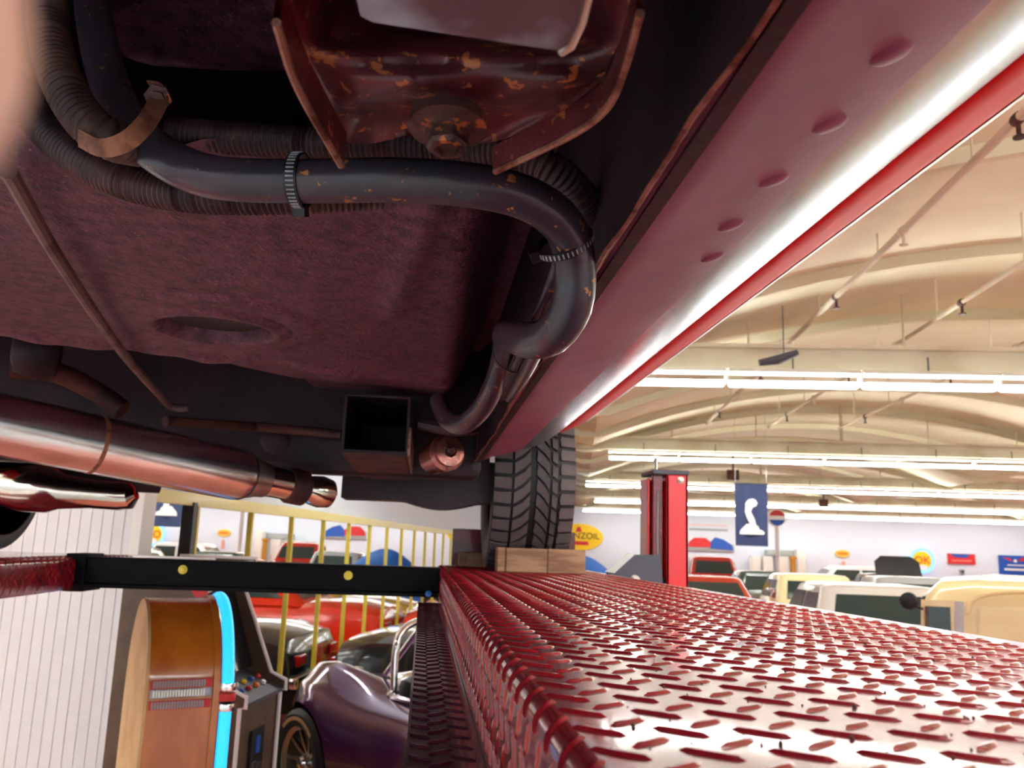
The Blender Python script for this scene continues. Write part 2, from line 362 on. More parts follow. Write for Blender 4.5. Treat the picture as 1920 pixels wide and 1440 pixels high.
# ================================================================== THE LIFT
lift = thing('car_lift', 'red drive-on car lift with diamond tread runways and black crossbeam', 'car lift', V((0, 0, 0)))
RT = -.09; RY0, RY1 = -1.6, 3.8; RX0, RX1, RR = .069, .708, .013
LEN_ARC = RR*math.pi/2
def wrap(u, y, hh, x0=RX0, sgn=1):               # plate coordinate u (0 = start of the flat top), height hh off the sheet
    if u >= 0: return V((x0+sgn*(RR+u), y, H+RT+hh))
    if u > -LEN_ARC:
        a = -u/RR; return V((x0+sgn*(RR-(RR+hh)*math.sin(a)), y, H+RT-RR+(RR+hh)*math.cos(a)))
    return V((x0-sgn*hh, y, H+RT-RR-(-u-LEN_ARC)))
def runway(x0, sgn, wdt):
    us = [-.115]+[-LEN_ARC*(1-i/6) for i in range(7)]+[wdt-.02]
    prof = [wrap(u, 0, 0, x0, sgn) for u in us]
    xe = x0+sgn*wdt
    prof += [V((xe-sgn*.004, 0, H+RT-.001)), V((xe, 0, H+RT-.006)), V((xe, 0, H+RT-.115)), V((xe-sgn*.03, 0, H+RT-.115))]
    mb = MB(); mb.sweep(prof, lambda p: V((p.x, RY0, p.z)), lambda p: V((p.x, RY1, p.z)), close=True)
    return mb.build('runway', m_plate, lift, smooth=True, ang=40)
rw = runway(RX0, 1, RX1-RX0); rw2 = runway(-1.205, -1, .62)
PXP, PYP = .0425, .0475
def barshape(L=.034, wd=.0078, hgt=.0018):
    n = 5; o = []
    for sgn in (1, -1):
        for k in range(n):
            t = -1+2*k/n; t = t*sgn
            o.append((t*L/2, sgn*-1*wd/2*math.sqrt(max(0, 1-abs(t)**2.2)) if abs(t) < 1 else 0))
    return o, hgt
OUT, HG = barshape()
def bar_pts(cu, cy, ang, fn):
    c, s_ = math.cos(ang), math.sin(ang); vs = []
    for k, (hh) in enumerate((-.0003, HG)):
        sc_ = (1, 1) if k == 0 else (.72, .34)
        for (x, y) in OUT:
            x *= sc_[0]; y *= sc_[1]
            vs.append(fn(cu+x*c-y*s_, cy+x*s_+y*c, hh))
    n = len(OUT)
    return vs, [(i, (i+1) % n, (i+1) % n+n, i+n) for i in range(n)]+[tuple(range(n, 2*n))]
ANG = (R(-39), R(39))
def lattice(u0, u1, y0, y1, cu=.0, cy=.0):
    i0 = int((u0-cu)/PXP)-1; i1 = int((u1-cu)/PXP)+1; j0 = int((y0-cy)/PYP)-1; j1 = int((y1-cy)/PYP)+1
    for j in range(j0, j1+1):
        for i in range(i0, i1+1):
            for k in (0, 1):
                u = cu+i*PXP+(k*.5)*PXP; y = cy+j*PYP+(k*.5)*PYP
                if u0 <= u <= u1 and y0 <= y <= y1: yield u, y, k
bm_ = []
for k in (0, 1):
    vs, fs = bar_pts(0, 0, ANG[k], lambda u, y, hh: V((u, y, hh)))
    bm_.append(MB().add(vs, fs).mesh('tread_bar', m_plate, True, ang=50))
def seen(p):
    c = ROT.transposed() @ (p-CAM)
    if c.z > -.05: return False
    x = 960+FPX*c.x/-c.z; y = 720-FPX*c.y/-c.z
    return -30 < x < 1950 and -30 < y < 1480
flat = [(u, y, k) for (u, y, k) in lattice(.016, RX1-RX0-.05, RY0+.03, RY1-.03, .0107, .02)]
vis = sorted([q for q in flat if seen(wrap(q[0], q[1], 0))], key=lambda q: (wrap(q[0], q[1], 0)-CAM).length)
near = set(vis[:300]); rl = parent_loc(rw)
for (u, y, k) in vis[:300]: inst('tread_bar', bm_[k], rw, wrap(u, y, 0)-rl)
mb = MB()
for (u, y, k) in flat:
    if (u, y, k) not in near and y > .2: mb.add(*bar_pts(u, y, ANG[k], wrap))
for (u, y, k) in lattice(-.105, .0159, .2, RY1-.03, .0107, .02): mb.add(*bar_pts(u, y, ANG[k], wrap))
tag(mb.build('tread_pattern', m_plate, rw, smooth=True, ang=50), kind='stuff')
mb = MB()
for (u, y, k) in lattice(-.105, .12, 1.6, RY1-.03, .01, .0): mb.add(*bar_pts(u, y, ANG[k], lambda u, y, hh: wrap(u, y, hh, -1.205, -1)))
tag(mb.build('tread_pattern', m_plate, rw2, smooth=True, ang=50), kind='stuff')
# lower inner ledge (jack rail) of the runway, with its own tread
mb = MB(); mb.box(-.004, .07, RY0, 3.05, H-.208, H-.2); mb.box(-.006, -.003, RY0, 3.05, H-.214, H-.1985); ledge = mb.build('jack_ledge', m_ledge, lift)
mb = MB()
for (u, y, k) in lattice(.002, .062, .55, 3.03, .006, .01): mb.add(*bar_pts(u, y, ANG[k], lambda u, y, hh: V((u, y, H-.2+hh))))
tag(mb.build('tread_pattern', m_ledge, ledge, smooth=True, ang=50), kind='stuff')
# crossbeam, bolts, lift posts
mb = MB(); mb.rbox(-1.21, .068, 3.2, 3.34, H-.178, H-.086, .004); mb.box(-1.205, .066, 3.185, 3.2, H-.19, H-.178); mb.box(-1.205, .066, 3.2, 3.36, H-.19, H-.182)
cb = mb.build('crossbeam', m_black, lift)
for px, py in ((343, 1068), (653, 1079)):
    p = PY(px, py, 3.2); mb = MB(); mb.lathe([(.016, 0), (.016, -.004), (.009, -.006), (.009, -.014), (0, -.015)], p, (0, 1, 0), 12); mb.build('bolt', m_yellow, cb, True)
p = PY(803, 1113, 3.18); mb = MB(); mb.lathe([(.011, 0), (.011, -.01), (0, -.014)], p, (0, 1, 0), 12); mb.build('plastic_cap', M('blue plastic', S(40, 120, 200), .4), cb, True)
mb = MB(); mb.rbox(-1.24, -1.17, 3.19, 3.36, H-.205, H-.075, .004); mb.build('beam_bracket', m_black, lift)
mb = MB(); mb.box(.71, 1.0, 3.26, 3.36, H-.19, H-.1); mb.build('crossbeam_end', m_black, lift)
def post(x0, x1, y0, y1, zt):
    t = bpy.data.objects.new('post', None); col.objects.link(t); t.parent = lift; t.location = (x0, y0, 0)
    # channel section: back, two flanges, lips; opening faces the runway
    th = .012
    mb = MB(); mb.rbox(x0+.06, x1, y0, y0+.01, 0, zt, .003); mb.rbox(x1-.012, x1, y0, y1, 0, zt, .003); mb.rbox(x0+.0, x1, y1-.012, y1, 0, zt-.01, .003); mb.rbox(x0+.0, x0+.012, y0+.06, y1, 0, zt-.012, .003)
    mb.rbox(x0+.06, x0+.072, y0, y0+.06, 0, zt, .003)
    mb.build('column', m_post, t)
    mb = MB(); mb.rbox(x0+.004, x1+.004, y0-.006, y1+.006, zt, zt+.018, .004); mb.build('top_plate', m_grey, t)
    mb = MB(); mb.tube([V((x0+.035, y0+.03, .1)), V((x0+.035, y0+.03, zt-.06))], .007, 8); mb.build('lift_cable', m_steel, t)
    mb = MB(); mb.rbox(x0+.015, x0+.055, y0+.03, y0+.06, .3, zt, .003); mb.build('ladder_rail', m_plate2, t)
    mb = MB(); mb.lathe([(.006, zt+.0), (.006, zt+.05), (.011, zt+.05), (.011, zt+.066), (0, zt+.066)], (x0+.028, y0+.03, 0), (0, 0, 1), 10); mb.build('stud', m_zinc, t)
    mb = MB(); mb.lathe([(.013, 0), (.013, -.006), (.007, -.008), (.007, -.014), (0, -.015)], (x1-.03, y0, zt-.02), (0, 1, 0), 12); mb.build('bolt', m_zinc, t, True)
    mb = MB(); mb.rbox(x0-.08, x1+.08, y0-.08, y1+.08, 0, .015, .004); mb.build('base_plate', m_post, t)
    return t
post(.868, 1.014, 3.25, 3.42, H+.295)
# slate grey carriage plate with a bevelled top beside the post
q = [PY(1140, 1072, 3.22), PY(1180, 1040, 3.22), PY(1238, 1040, 3.22), PY(1243, 1092, 3.22), PY(1243, 1110, 3.22), PY(1140, 1100, 3.22)]
mb = MB(); mb.prism(q, (0, .03, 0)); cp = mb.build('carriage_plate', m_grey, lift)
mb = MB(); mb.prism([q[0]+V((-.012, 0, 0)), q[1]+V((-.012, 0, .004)), q[1]+V((.022, 0, .004)), q[0]+V((.022, 0, -.004))], (0, -.012, 0)); mb.build('bevel_strip', m_steel, cp)
mb = MB(); mb.lathe([(.02, 0), (.02, -.006), (.012, -.01), (.012, -.02), (0, -.022)], PY(1190, 1088, 3.22), (0, 1, 0), 12); mb.build('bolt', m_steel, cp, True)
# wheel stop at the runway's end
mb = MB(); mb.rbox(.125, .66, 3.74, 3.752, H-.088, H+.068, .003); mb.box(.13, .15, 3.752, 3.79, H-.088, H+.02); mb.box(.63, .65, 3.752, 3.79, H-.088, H+.02); mb.build('wheel_stop', m_plate2, lift)
# grit lying on the near plate
mb = MB()
for k in range(90):
    px = random.uniform(980, 1860); py = random.uniform(1150, 1430); p = PZ(px, py, RT)
    if p.x < RX0+.02 or p.x > RX1-.02: continue
    r = random.choice((.0006, .0008, .001, .0016)); bmi = bmesh.new(); bmesh.ops.create_icosphere(bmi, subdivisions=1, radius=r)
    for v in bmi.verts: v.co = v.co*random.uniform(.7, 1.2)+p+V((0, 0, r*.5))
    bmi.verts.index_update(); mb.add([v.co for v in bmi.verts], [tuple(v.index for v in f.verts) for f in bmi.faces]); bmi.free()
tag(mb.build('grit', m_rust), 'dark grit crumbs scattered on the near red tread plate', 'grit', kind='stuff')

# ---------------- wood blocks chocking the wheel
def block(x0, x1, y0, y1, z1, lab):
    t = thing('wood_block', lab, 'wood block', V(((x0+x1)/2, (y0+y1)/2, H+RT+HG)))
    z0 = H+RT+HG; n = 3; xs = [x0, x0+.03, x0+.03+(x1-x0-.03)*.52, x1]
    for i in range(3):
        mb = MB(); mb.rbox(xs[i]+.0005, xs[i+1]-.0005, y0+(.0 if i else .004), y1, z0, z1-(.001 if i == 1 else 0), .004); mb.build('timber_piece', m_wood, t)
block(.262, .578, 3.05, 3.14, H-.004, 'pale sawn wood block chocking the tyre on the near side')
block(.152, .42, 3.62, 3.72, H-.03, 'shaded wood block behind the tyre against the red wheel stop')

# ================================================================== THE CAR ON THE LIFT
car = thing('raised_car', 'maroon car on the lift seen from underneath, with hoses and stainless exhaust', 'car', V((-.58, 1.2, H+.14)))
# rocker panel: slanted sheet, silver strip for the paint's ceiling reflection, red lip
SY0, SY1 = -1.6, 2.75
pin = (.157, .266); pst = (.304, .312); pse = (.427, .374); pou = (.52, .417)
def strip(prof, y0, y1, th, seg=60, wob=None):
    P = []
    for i in range(seg+1):
        y = y0+(y1-y0)*i/seg; P.append([V((x+(wob(y, j) if wob else 0), y, H+z)) for j, (x, z) in enumerate(prof)])
    P2 = [[p+V((th*.3, 0, th)) for p in r] for r in P]
    mb = MB(); mb.grid(P); mb.grid(P2)
    # close the two ends
    for r0, r1 in ((P[0], P2[0]), (P[-1], P2[-1])): mb.grid([r0, r1])
    return mb
mb = strip([pin, (.162, .2645), (.20, .278), (.25, .2935), (.29, .3055), pst], SY0, SY1, .012); rocker = mb.build('rocker_panel', m_paint, car, smooth=True, ang=50)
mb = strip([(pst[0]+(pse[0]-pst[0])*t, pst[1]+(pse[1]-pst[1])*t-.010*math.sin(math.pi*t)**.8) for t in [i/12 for i in range(13)]], SY0, SY1, .01); mb.build('sill_sheen', m_bright, rocker, smooth=True, ang=60)
mb = strip([(.427, .3735), (.432, .3725), (.46, .385), (.49, .400), (.515, .414), (.523, .424)], SY0, SY1, .006); mb.build('sill_lip', m_red, rocker, smooth=True, ang=60)
mb = strip([(.513, .4115), (.519, .4135), (.524, .419)], SY0, SY1, .003); mb.build('edge_strip', m_zinc, rocker, smooth=True, ang=60)  # zinc strip drawn for the thin white highlight along the edge
def wav(y, j): return (.003*math.sin(y*7)+.0015*math.sin(y*23)+.0008*math.sin(y*51))*(1 if j < 2 else 0)
mb = strip([(.150, .2595), (.1535, .2590), (.158, .267)], SY0, SY1, .002, 160, wav); mb.build('pinch_flange', m_edge, rocker, smooth=True)
mb = MB(); mb.prism([V((x, SY1, H+z)) for x, z in (pin, pst, pse, pou, (.5, .5), (.16, .5))], (0, .006, 0)); mb.build('end_cap', m_paint, rocker)
mb = MB(); mb.box(.20, .215, SY1-.03, SY1-.02, H+.262, H+.285); mb.build('clip', m_zinc, rocker)
for px, py in ((1670, 97), (1555, 230), (1450, 335), (1370, 420), (1335, 480)):      # pressed dimples near the silver strip
    d = ray(px, py); # meet the slanted sheet
    nx, nz = (pst[1]-pin[1]), -(pst[0]-pin[0]); t = (nx*pin[0]+nz*pin[1])/(nx*d.x+nz*d.z); p = CAM+d*t
    n_ = V((nx, 0, nz)).normalized(); n_ = n_ if n_.z < 0 else -n_
    mb = MB(); mb.lathe([(.015, -.002), (.0135, .0012), (.011, .0032), (.007, .0042), (.0, .0045)], p, n_, 20); mb.build('dimple', m_paint, rocker, True)
# inner sill wall
mb = MB(); mb.box(.160, .172, SY0, SY1, H+.262, H+.62); mb.build('inner_sill', m_under2, car)
# floor pan
PZ0 = .385
plug = PZ(405, 605, PZ0)
ye0, ye1 = PZ(60, 632, PZ0), PZ(640, 698, PZ0)
def panz(x, y):
    z = PZ0
    r = math.hypot(x-plug.x, (y-plug.y)*.95)
    z += .075*(1-sm((r-.10)/.012))
    z -= .010*(1-sm((r-.10)/.02)) if r > .11 else 0
    z -= .008*(1-sm((r-.17)/.03))
    z += .012*math.exp(-((x+.02+.12*(y-1))/.02)**2)*sm((y-.75)/.1)*sm((1.5-y)/.1)*-1
    z += .012*math.exp(-((x+.28)/.02)**2)*sm((1.0-y)/.1)*-1
    z += .16*sm((x-.02)/.11)**1.5
    yr = ye0.y+(ye1.y-ye0.y)*(x-ye0.x)/(ye1.x-ye0.x)
    z += .03*sm((.93-y)/.06)
    z += (.10+.24*sm((-.36-x)/.25))*sm((y-yr)/.85) + (.10*sm((-.45-x)/.15)*sm((y-yr)/.06))
    z -= .012*math.exp(-((y-yr+.02)/.035)**2)*(1+.3*math.sin(x*23)+.2*math.sin(x*61))
    return z
xs = [-1.7+1.858*i/150 for i in range(151)]; ys = [.87+2.13*i/190 for i in range(191)]
P = [[V((x, y, H+panz(x, y))) for x in xs] for y in ys]
mb = MB(); mb.grid(P); pan = mb.build('floor_pan', m_under, car, smooth=True, ang=60)
mb = MB(); mb.lathe([(.170, .004), (.146, -.004), (.118, -.0175), (.108, -.018), (.101, -.012), (.098, .050)], plug, (0, 0, 1), 56, caps=False); fp = mb.build('drain_ring', m_under, pan, True, ang=60)
mb = MB(); mb.lathe([(.0, .012), (.06, .012), (.088, .006), (.0995, .014)], plug, (0, 0, 1), 40, caps=False); mb.build('floor_plug', m_dark, pan, True)  # near-black colour stands for the shade inside the recess
# brake line crossing the pan
q = [PZ(15, 320, .355), PZ(100, 470, .355), PZ(180, 592, .352), PZ(245, 680, .35), PZ(318, 762, .345)]
mb = MB(); mb.tube(spline(q, .02), .009, 10); mb.build('brake_line', m_line, car, True)
mb = MB(); mb.tube([q[-1], q[-1]+V((.03, 0, -.004)), q[-1]+V((.05, .0, .0))], .011, 10); mb.build('line_fitting', m_line, car, True)
# dark firewall / engine mass in front, crossmember, box rail
mb = MB(); mb.rbox(-1.5, .176, 2.76, 2.9, H+.21, H+.79, .03); mb.build('firewall', m_under2, car)
q = []
for i in range(25):
    x = -.30+.54*i/24; q.append(V((x, 3.12, H+.152-.026*math.sin(math.pi*min(1, max(0, (x+.08)/.28))))))
mb = MB(); mb.prism(q+[V((.24, 3.12, H+.6)), V((-.30, 3.12, H+.6))], (0, .2, 0)); mb.build('crossmember', m_under2, car)
zb, zt_ = .222, .375; xl, xr = PY(642, 800, 2.2).x, PY(768, 800, 2.2).x
mb = MB()
for x0, x1, z0, z1 in ((xl, xr, zb, zb+.008), (xl, xr, zt_-.008, zt_), (xl, xl+.008, zb, zt_), (xr-.008, xr, zb, zt_)):
    mb.rbox(x0, x1, 2.2, 3.05, H+z0, H+z1, .002)
mb.box(xl+.008, xr-.008, 2.9, 2.91, H+zb, H+zt_); mb.build('box_rail', m_under2, car)
mb = MB(); mb.box(xl+.004, xr-.004, 2.21, 3.04, H+zb-.006, H+zb); mb.build('rail_patch', m_rust, car)
mb = MB(); mb.box(xr-.002, xr+.005, 2.2, 3.0, H+zb-.004, H+zb+.07); mb.build('rail_edge', m_edge, car)
# rusty bushing
p = PD(838, 848, 2.25); ax = V((.35, -.85, .1)).normalized()
mb = MB(); mb.lathe([(.035, -.09), (.044, -.088), (.044, -.03), (.05, -.028), (.05, .0), (.04, .004), (.04, .02), (.018, .022), (.016, -.01), (0, -.012)], p, ax, 28); bush = mb.build('control_arm_bushing', M('orange primer bushing', S(168, 104, 94), .22, .7, .2, .2, 40, S(112, 66, 60), 12), car, True)
mb = MB(); mb.lathe([(.012, .012), (.012, .03), (.006, .034), (0, .034)], p, ax, 6); mb.build('bolt', m_bolt, bush)
mb = MB(); mb.tube(spline([PD(790, 795, 2.2), PD(850, 806, 2.15), PD(890, 804, 2.2)], .02), .016, 8); mb.build('arm_bracket', m_under2, car, True)
# hoses
def hose(name, pts, r, mat, corr=0, parent=car, n=16, label=None):
    P_ = [PD(*p) for p in pts]; st = .012 if not corr else corr/4
    path = spline(P_, st)
    if corr:
        L_ = 0; rs = []
        for i, p in enumerate(path):
            if i: L_ += (p-path[i-1]).length
            rs.append(r*(1+.085*math.tanh(2.5*math.sin(2*math.pi*L_/corr))))
    else: rs = r
    mb = MB(); mb.tube(path, rs, n); o = mb.build(name, mat, parent, True, ang=80)
    return o, path
h1, path1 = hose('coolant_hose', [(168, -60, 1.0), (178, 40, .93), (200, 140, .88), (238, 228, .82), (305, 293, .78), (400, 332, .76), (560, 340, .75), (750, 338, .74), (900, 350, .74), (1000, 378, .75), (1060, 428, .77), (1078, 500, .79), (1072, 575, .8), (1036, 628, .83), (988, 638, .9), (953, 628, 1.05), (948, 650, 1.3), (930, 715, 1.5), (900, 770, 1.6), (866, 796, 1.66), (838, 785, 1.75), (822, 752, 1.85)], .0195, m_rubber)
hose('wiring_loom', [(85, -50, .85), (92, 60, .81), (115, 150, .78), (160, 226, .755), (210, 262, .76), (260, 275, .80)], .0175, m_loom2, .0062)
hose('wiring_loom', [(15, 150, .92), (75, 232, .90), (150, 298, .875), (250, 345, .86), (380, 366, .845), (560, 366, .84), (720, 358, .85)], .0175, m_loom, .0056)
hose('wiring_loom', [(320, 250, .93), (560, 268, .91), (800, 276, .88), (950, 286, .85), (1040, 322, .84), (1095, 378, .88), (1120, 428, .97)], .0165, m_loom, .006)
hose('fuel_line', [(1060, 405, .92), (1045, 500, .95), (1020, 570, 1.0), (1000, 612, 1.08), (965, 690, 1.3)], .0075, m_rubber)
hose('fuel_line', [(1075, 500, .95), (1050, 540, .97), (1025, 600, 1.02), (995, 665, 1.2), (975, 705, 1.35)], .0075, m_rust)
hose('fuel_line', [(985, 650, 1.2), (968, 690, 1.35), (940, 740, 1.6)], .012, m_loom)
hose('fuel_line', [(1005, 660, 1.15), (985, 700, 1.3), (955, 745, 1.6)], .010, m_rubber)
# zip ties and clamps round the hoses
def tie(center, ax, r, head_dir, wd=.008, toothed=False, mat=m_tie, arc=(0, 360)):
    ax = ax.normalized(); u = (head_dir-ax*head_dir.dot(ax)).normalized(); v = ax.cross(u); mb = MB()
    N = 40; path = [center+(u*math.cos(R(arc[0]+(arc[1]-arc[0])*i/N))+v*math.sin(R(arc[0]+(arc[1]-arc[0])*i/N)))*r for i in range(N+1)]
    mb.ribbon(path, lambda i: path[i]-center, wd, .0016)
    o = mb.build('cable_tie', mat, h1, False)
    hb_ = center+u*(r+.003); mb = MB(); mb.obox(hb_-ax*.0055-v*.006-u*.003, ax*.011, v*.012, u*.008); mb.build('tie_head', mat, h1)
    if toothed:
        mb = MB()
        for i in range(0, N, 1):
            a_ = R(arc[0]+(arc[1]-arc[0])*i/N); nn = u*math.cos(a_)+v*math.sin(a_); tt = v*math.cos(a_)-u*math.sin(a_)
            mb.obox(center+nn*(r+.0005)-ax*(wd*.32)-tt*.0007, ax*wd*.64, tt*.0014, nn*.0009)
        mb.build('tie_teeth', m_can, h1)
def near_idx(px, py):
    best = None
    for i, p in enumerate(path1):
        c = ROT.transposed() @ (p-CAM); e = (960+FPX*c.x/-c.z-px)**2+(720-FPX*c.y/-c.z-py)**2
        if best is None or e < best[0]: best = (e, i)
    return best[1]
i = near_idx(570, 340); tie(path1[i]+V((0, .003, .002)), path1[i+1]-path1[i-1], .0235, V((0, .45, -1)), .011, True)
i = near_idx(1078, 455); tie(path1[i]+V((-.004, .008, 0)), path1[i+1]-path1[i-1], .0265, V((-1, -.2, 0)), .0075, True)
i = near_idx(949, 650); tie(path1[i]+V((.02, .0, -.0)), path1[i+1]-path1[i-1], .04, V((1, -.3, -.4)), .006)
q = spline([PD(148, 258, .73), PD(190, 277, .715), PD(235, 266, .715), PD(270, 235, .725), PD(292, 200, .745), PD(300, 172, .775), PD(285, 166, .81)], .006)
mb = MB(); mb.ribbon(q, lambda i: V((.15, -.75, -.62)), .016, .0022); sp = mb.build('hose_strap', m_strap, car, True)
mb = MB(); mb.lathe([(.012, 0), (.012, -.005), (.007, -.006), (.007, -.011), (0, -.012)], PD(298, 182, .765), V((-.1, .8, .6)), 6); mb.build('strap_screw', m_bolt, sp)
# mounting bracket with big bolt and grey cover
BZ = .305
out = [(520, -40), (560, 92), (640, 248), (700, 228), (760, 246), (820, 262), (925, 274), (1060, 205), (1130, 150), (1163, 75), (1192, -40)]
q = [PZ(x, y, BZ) for x, y in out]
mb = MB(); mb.prism([a_+V((0, 0, .07)) for a_ in q], (0, 0, .012)); brk = mb.build('mount_bracket', m_brk, car)
def flange(ids, drop, wd, mat):
    p = spline([q[k] for k in ids], .008); mb = MB()
    mb.grid([[a_ for a_ in p], [a_+V((0, -.002, -drop)) for a_ in p]]); mb.grid([[a_+V((wd, .001, 0)) for a_ in p], [a_+V((wd, -.001, -drop)) for a_ in p]])
    mb.grid([[a_+V((0, -.002, -drop)) for a_ in p], [a_+V((wd, -.001, -drop)) for a_ in p]])
    return mb.build('bracket_flange', mat, brk, True)
flange([0, 1, 2], .028, .004, m_brk); flange([6, 7, 8, 9, 10], .022, .004, m_brk)
for ids, off in (([0, 1, 2], -.028), ([6, 7, 8, 9, 10], -.022)):
    p = spline([q[k]+V((.002, -.002, off)) for k in ids], .008); mb = MB(); mb.tube(p, .0028, 8); mb.build('worn_edge', m_edge, brk, True)
def ipl(tab, y):
    for (y0, x0_), (y1, x1_) in zip(tab, tab[1:]):
        if y0 <= y <= y1: return x0_+(x1_-x0_)*(y-y0)/(y1-y0)
    return tab[0][1] if y < tab[0][0] else tab[-1][1]
LE = [(-60, 512), (-40, 520), (92, 560), (248, 640), (275, 655)]; RE = [(-60, 1196), (-40, 1192), (75, 1163), (150, 1130), (205, 1060), (275, 925)]
P = []
for jy in range(33):
    y = -60+335*jy/32; row = []
    for ix in range(41):
        u = ix/40; x = ipl(LE, y)+(ipl(RE, y)-ipl(LE, y))*u
        win = sm(u/.16)*sm((1-u)/.16)
        prof = .055*sm((105-y)/40)-.014*sm((y-110)/40)*(1-sm((y-185)/22))+.010*sm((y-190)/30)
        zz = BZ+.004+prof*win+.0035*math.sin(x*.021+1)*math.sin(y*.05)*win
        row.append(PZ(x, min(y, 262+8*math.sin(x*.03)), zz))
    P.append(row)
mb = MB(); mb.grid(P); mb.build('bracket_dish', m_brk, brk, True, ang=80)
p = PZ(840, 232, BZ-.026)
mb = MB(); mb.lathe([(.026, .004), (.0265, .0), (.0265, -.004), (.016, -.006), (.0155, -.008)], p, (0, .12, 1), 28); bw = mb.build('bolt_washer', m_bolt, brk, True)
mb = MB(); mb.lathe([(.0145, -.004), (.0145, -.017), (.0125, -.02), (.009, -.0205), (.0085, -.017), (0, -.0165)], p, (0, .12, 1), 6); mb.build('bolt_head', m_bolt, bw)
q2 = [PZ(660, -40, .262), PZ(676, 30, .262), PZ(700, 42, .262), PZ(1052, 96, .262), PZ(1072, 84, .262), PZ(1092, 40, .262), PZ(1112, -40, .262)]
mb = MB(); mb.prism(q2, (0, 0, .03)); cov = mb.build('grey_cover', m_can, car)
mb = MB(); mb.tube([a_+V((0, 0, -.001)) for a_ in q2[3:]], .0022, 8); mb.build('cover_rim', m_zinc, cov, True)
# curved tunnel sheet behind the bracket, upper left
P = []
LT = [(-80, 118), (0, 142), (50, 166), (90, 200), (112, 245), (126, 300), (132, 420)]
for i in range(25):
    y = -80+212*i/24; P.append([PZ(ipl(LT, y)+(545-ipl(LT, y))*k/16, y, .60+.02*math.sin(math.pi*k/16)) for k in range(17)])
mb = MB(); mb.grid(P); mb.grid([[p_+V((0, .0, .02)) for p_ in r_] for r_ in P]); mb.build('tunnel_shield', m_under, car, True, ang=60)
# exhaust: muffler, cone, clamp ring, pipe
def cyl(name, pts, rs, mat, n=40, parent=car):
    mb = MB(); P_ = [PD(*p) for p in pts]; mb.tube(P_, rs, n); return mb.build(name, mat, parent, True, ang=30)
e0, e1 = PD(-140, 766, 1.92), PD(462, 893, 2.5)
def el(t): return e0+(e1-e0)*t
mb = MB(); mb.tube([el(0), el(.2), el(.5), el(.8), el(.955), el(.985), el(1.0), el(1.012)], [.075, .075, .075, .075, .075, .072, .066, .058], 48); muf = mb.build('muffler', m_exh, car, True, ang=40)
mb = MB(); mb.tube([el(.455), el(.458), el(.466), el(.469)], [.0752, .0766, .0766, .0752], 48); mb.build('weld_seam', m_strap, muf, True)
mb = MB(); mb.tube([el(1.0), el(1.02), el(1.045), el(1.075)], [.060, .061, .054, .052], 40); mb.build('clamp_ring', m_steel, muf, True)
mb = MB(); mb.tube([el(1.05), el(1.10), el(1.16), el(1.2)], [.050, .047, .046, .046], 40); mb.build('outlet_pipe', m_exh2, muf, True)
mb = MB(); mb.tube([el(1.17), el(1.18), el(1.24), el(1.25)], [.050, .055, .055, .046], 40); mb.build('flange_ring', m_rust, muf, True)
mb = MB(); mb.tube([el(1.24), el(1.28), el(1.32), el(1.36), el(1.385)], [.032, .045, .05, .045, .02], 32); mb.build('exhaust_joint', m_exh2, muf, True)
q = [PD(-60, 900, 2.95), PD(10, 908, 2.95), PD(50, 914, 2.95), PD(95, 919, 2.95), PD(115, 922, 2.95), PD(170, 926, 2.98), PD(225, 930, 3.0), PD(245, 930, 3.0), PD(255, 926, 3.0)]
mb = MB(); mb.tube(q, [.075, .078, .085, .078, .06, .05, .05, .045, .02], 32); mb.build('second_exhaust', m_exh2, car, True)
mb = MB(); mb.tube([PD(-40, 880, 3.05), PD(60, 890, 3.05), PD(200, 900, 3.1), PD(300, 910, 3.2)], [.05, .05, .04, .03], 20); mb.build('gearbox_mount', m_under2, car, True)
mb = MB(); mb.tube(spline([PD(20, 690, 2.4), PD(110, 700, 2.45), PD(190, 740, 2.5), PD(230, 770, 2.5)], .03), [.03]*len(spline([PD(20, 690, 2.4), PD(110, 700, 2.45), PD(190, 740, 2.5), PD(230, 770, 2.5)], .03)), 12); mb.build('shift_linkage', m_rust, car, True)
mb = MB(); mb.lathe([(.03, -.06), (.06, -.05), (.075, 0), (.06, .05), (.03, .06)], PD(70, 660, 2.3), V((1, .4, 0)), 20); mb.build('gearbox_tail', m_under2, car, True, ang=70)
mb = MB(); mb.tube([PD(310, 790, 2.3), PD(480, 800, 2.6), PD(640, 815, 2.6)], .014, 10); mb.build('tie_rod', m_rust, car, True)
mb = MB(); mb.lathe([(.06, 0), (.07, .02), (.05, .04), (.02, .05)], PD(520, 835, 2.75), V((0, -1, -.3)), 24); mb.build('rubber_mount', m_under2, car, True)
# body shell above (sides, bonnet) so that the underside lies in its own shade
def side(x, sg):
    o = [(SY0-.6, .452), (SY1, .452), (SY1+.02, .55)]+[(3.366+.62*math.cos(R(180-t)), .37+.36*math.sin(R(t))) for t in range(30, 151, 15)]+[(3.98, .55), (4.02, .30), (4.5, .34), (4.6, .62), (4.2, .84), (2.6, .96), (1.6, 1.0), (SY0-.6, 1.0)]
    mb = MB(); mb.prism([V((x, y, H+z)) for y, z in o], (sg*.02, 0, 0)); mb.build('body_side', m_red, car)
side(.52, 1); side(-1.70, -1)
mb = MB(); mb.grid([[V((-1.7+2.22*i/10, y, H+z+.05*math.sin(math.pi*i/10))) for i in range(11)] for y, z in ((SY0-.6, 1.0), (1.6, 1.0), (2.6, .96), (4.2, .84), (4.6, .62), (4.6, .34))])
mb.build('bonnet', m_red, car, True)
mb = MB(); mb.box(-1.69, .52, SY0, 4.2, H+.80, H+.82); mb.build('shade_slab', m_under2, car)  # dark slab added to block light from above and darken the void
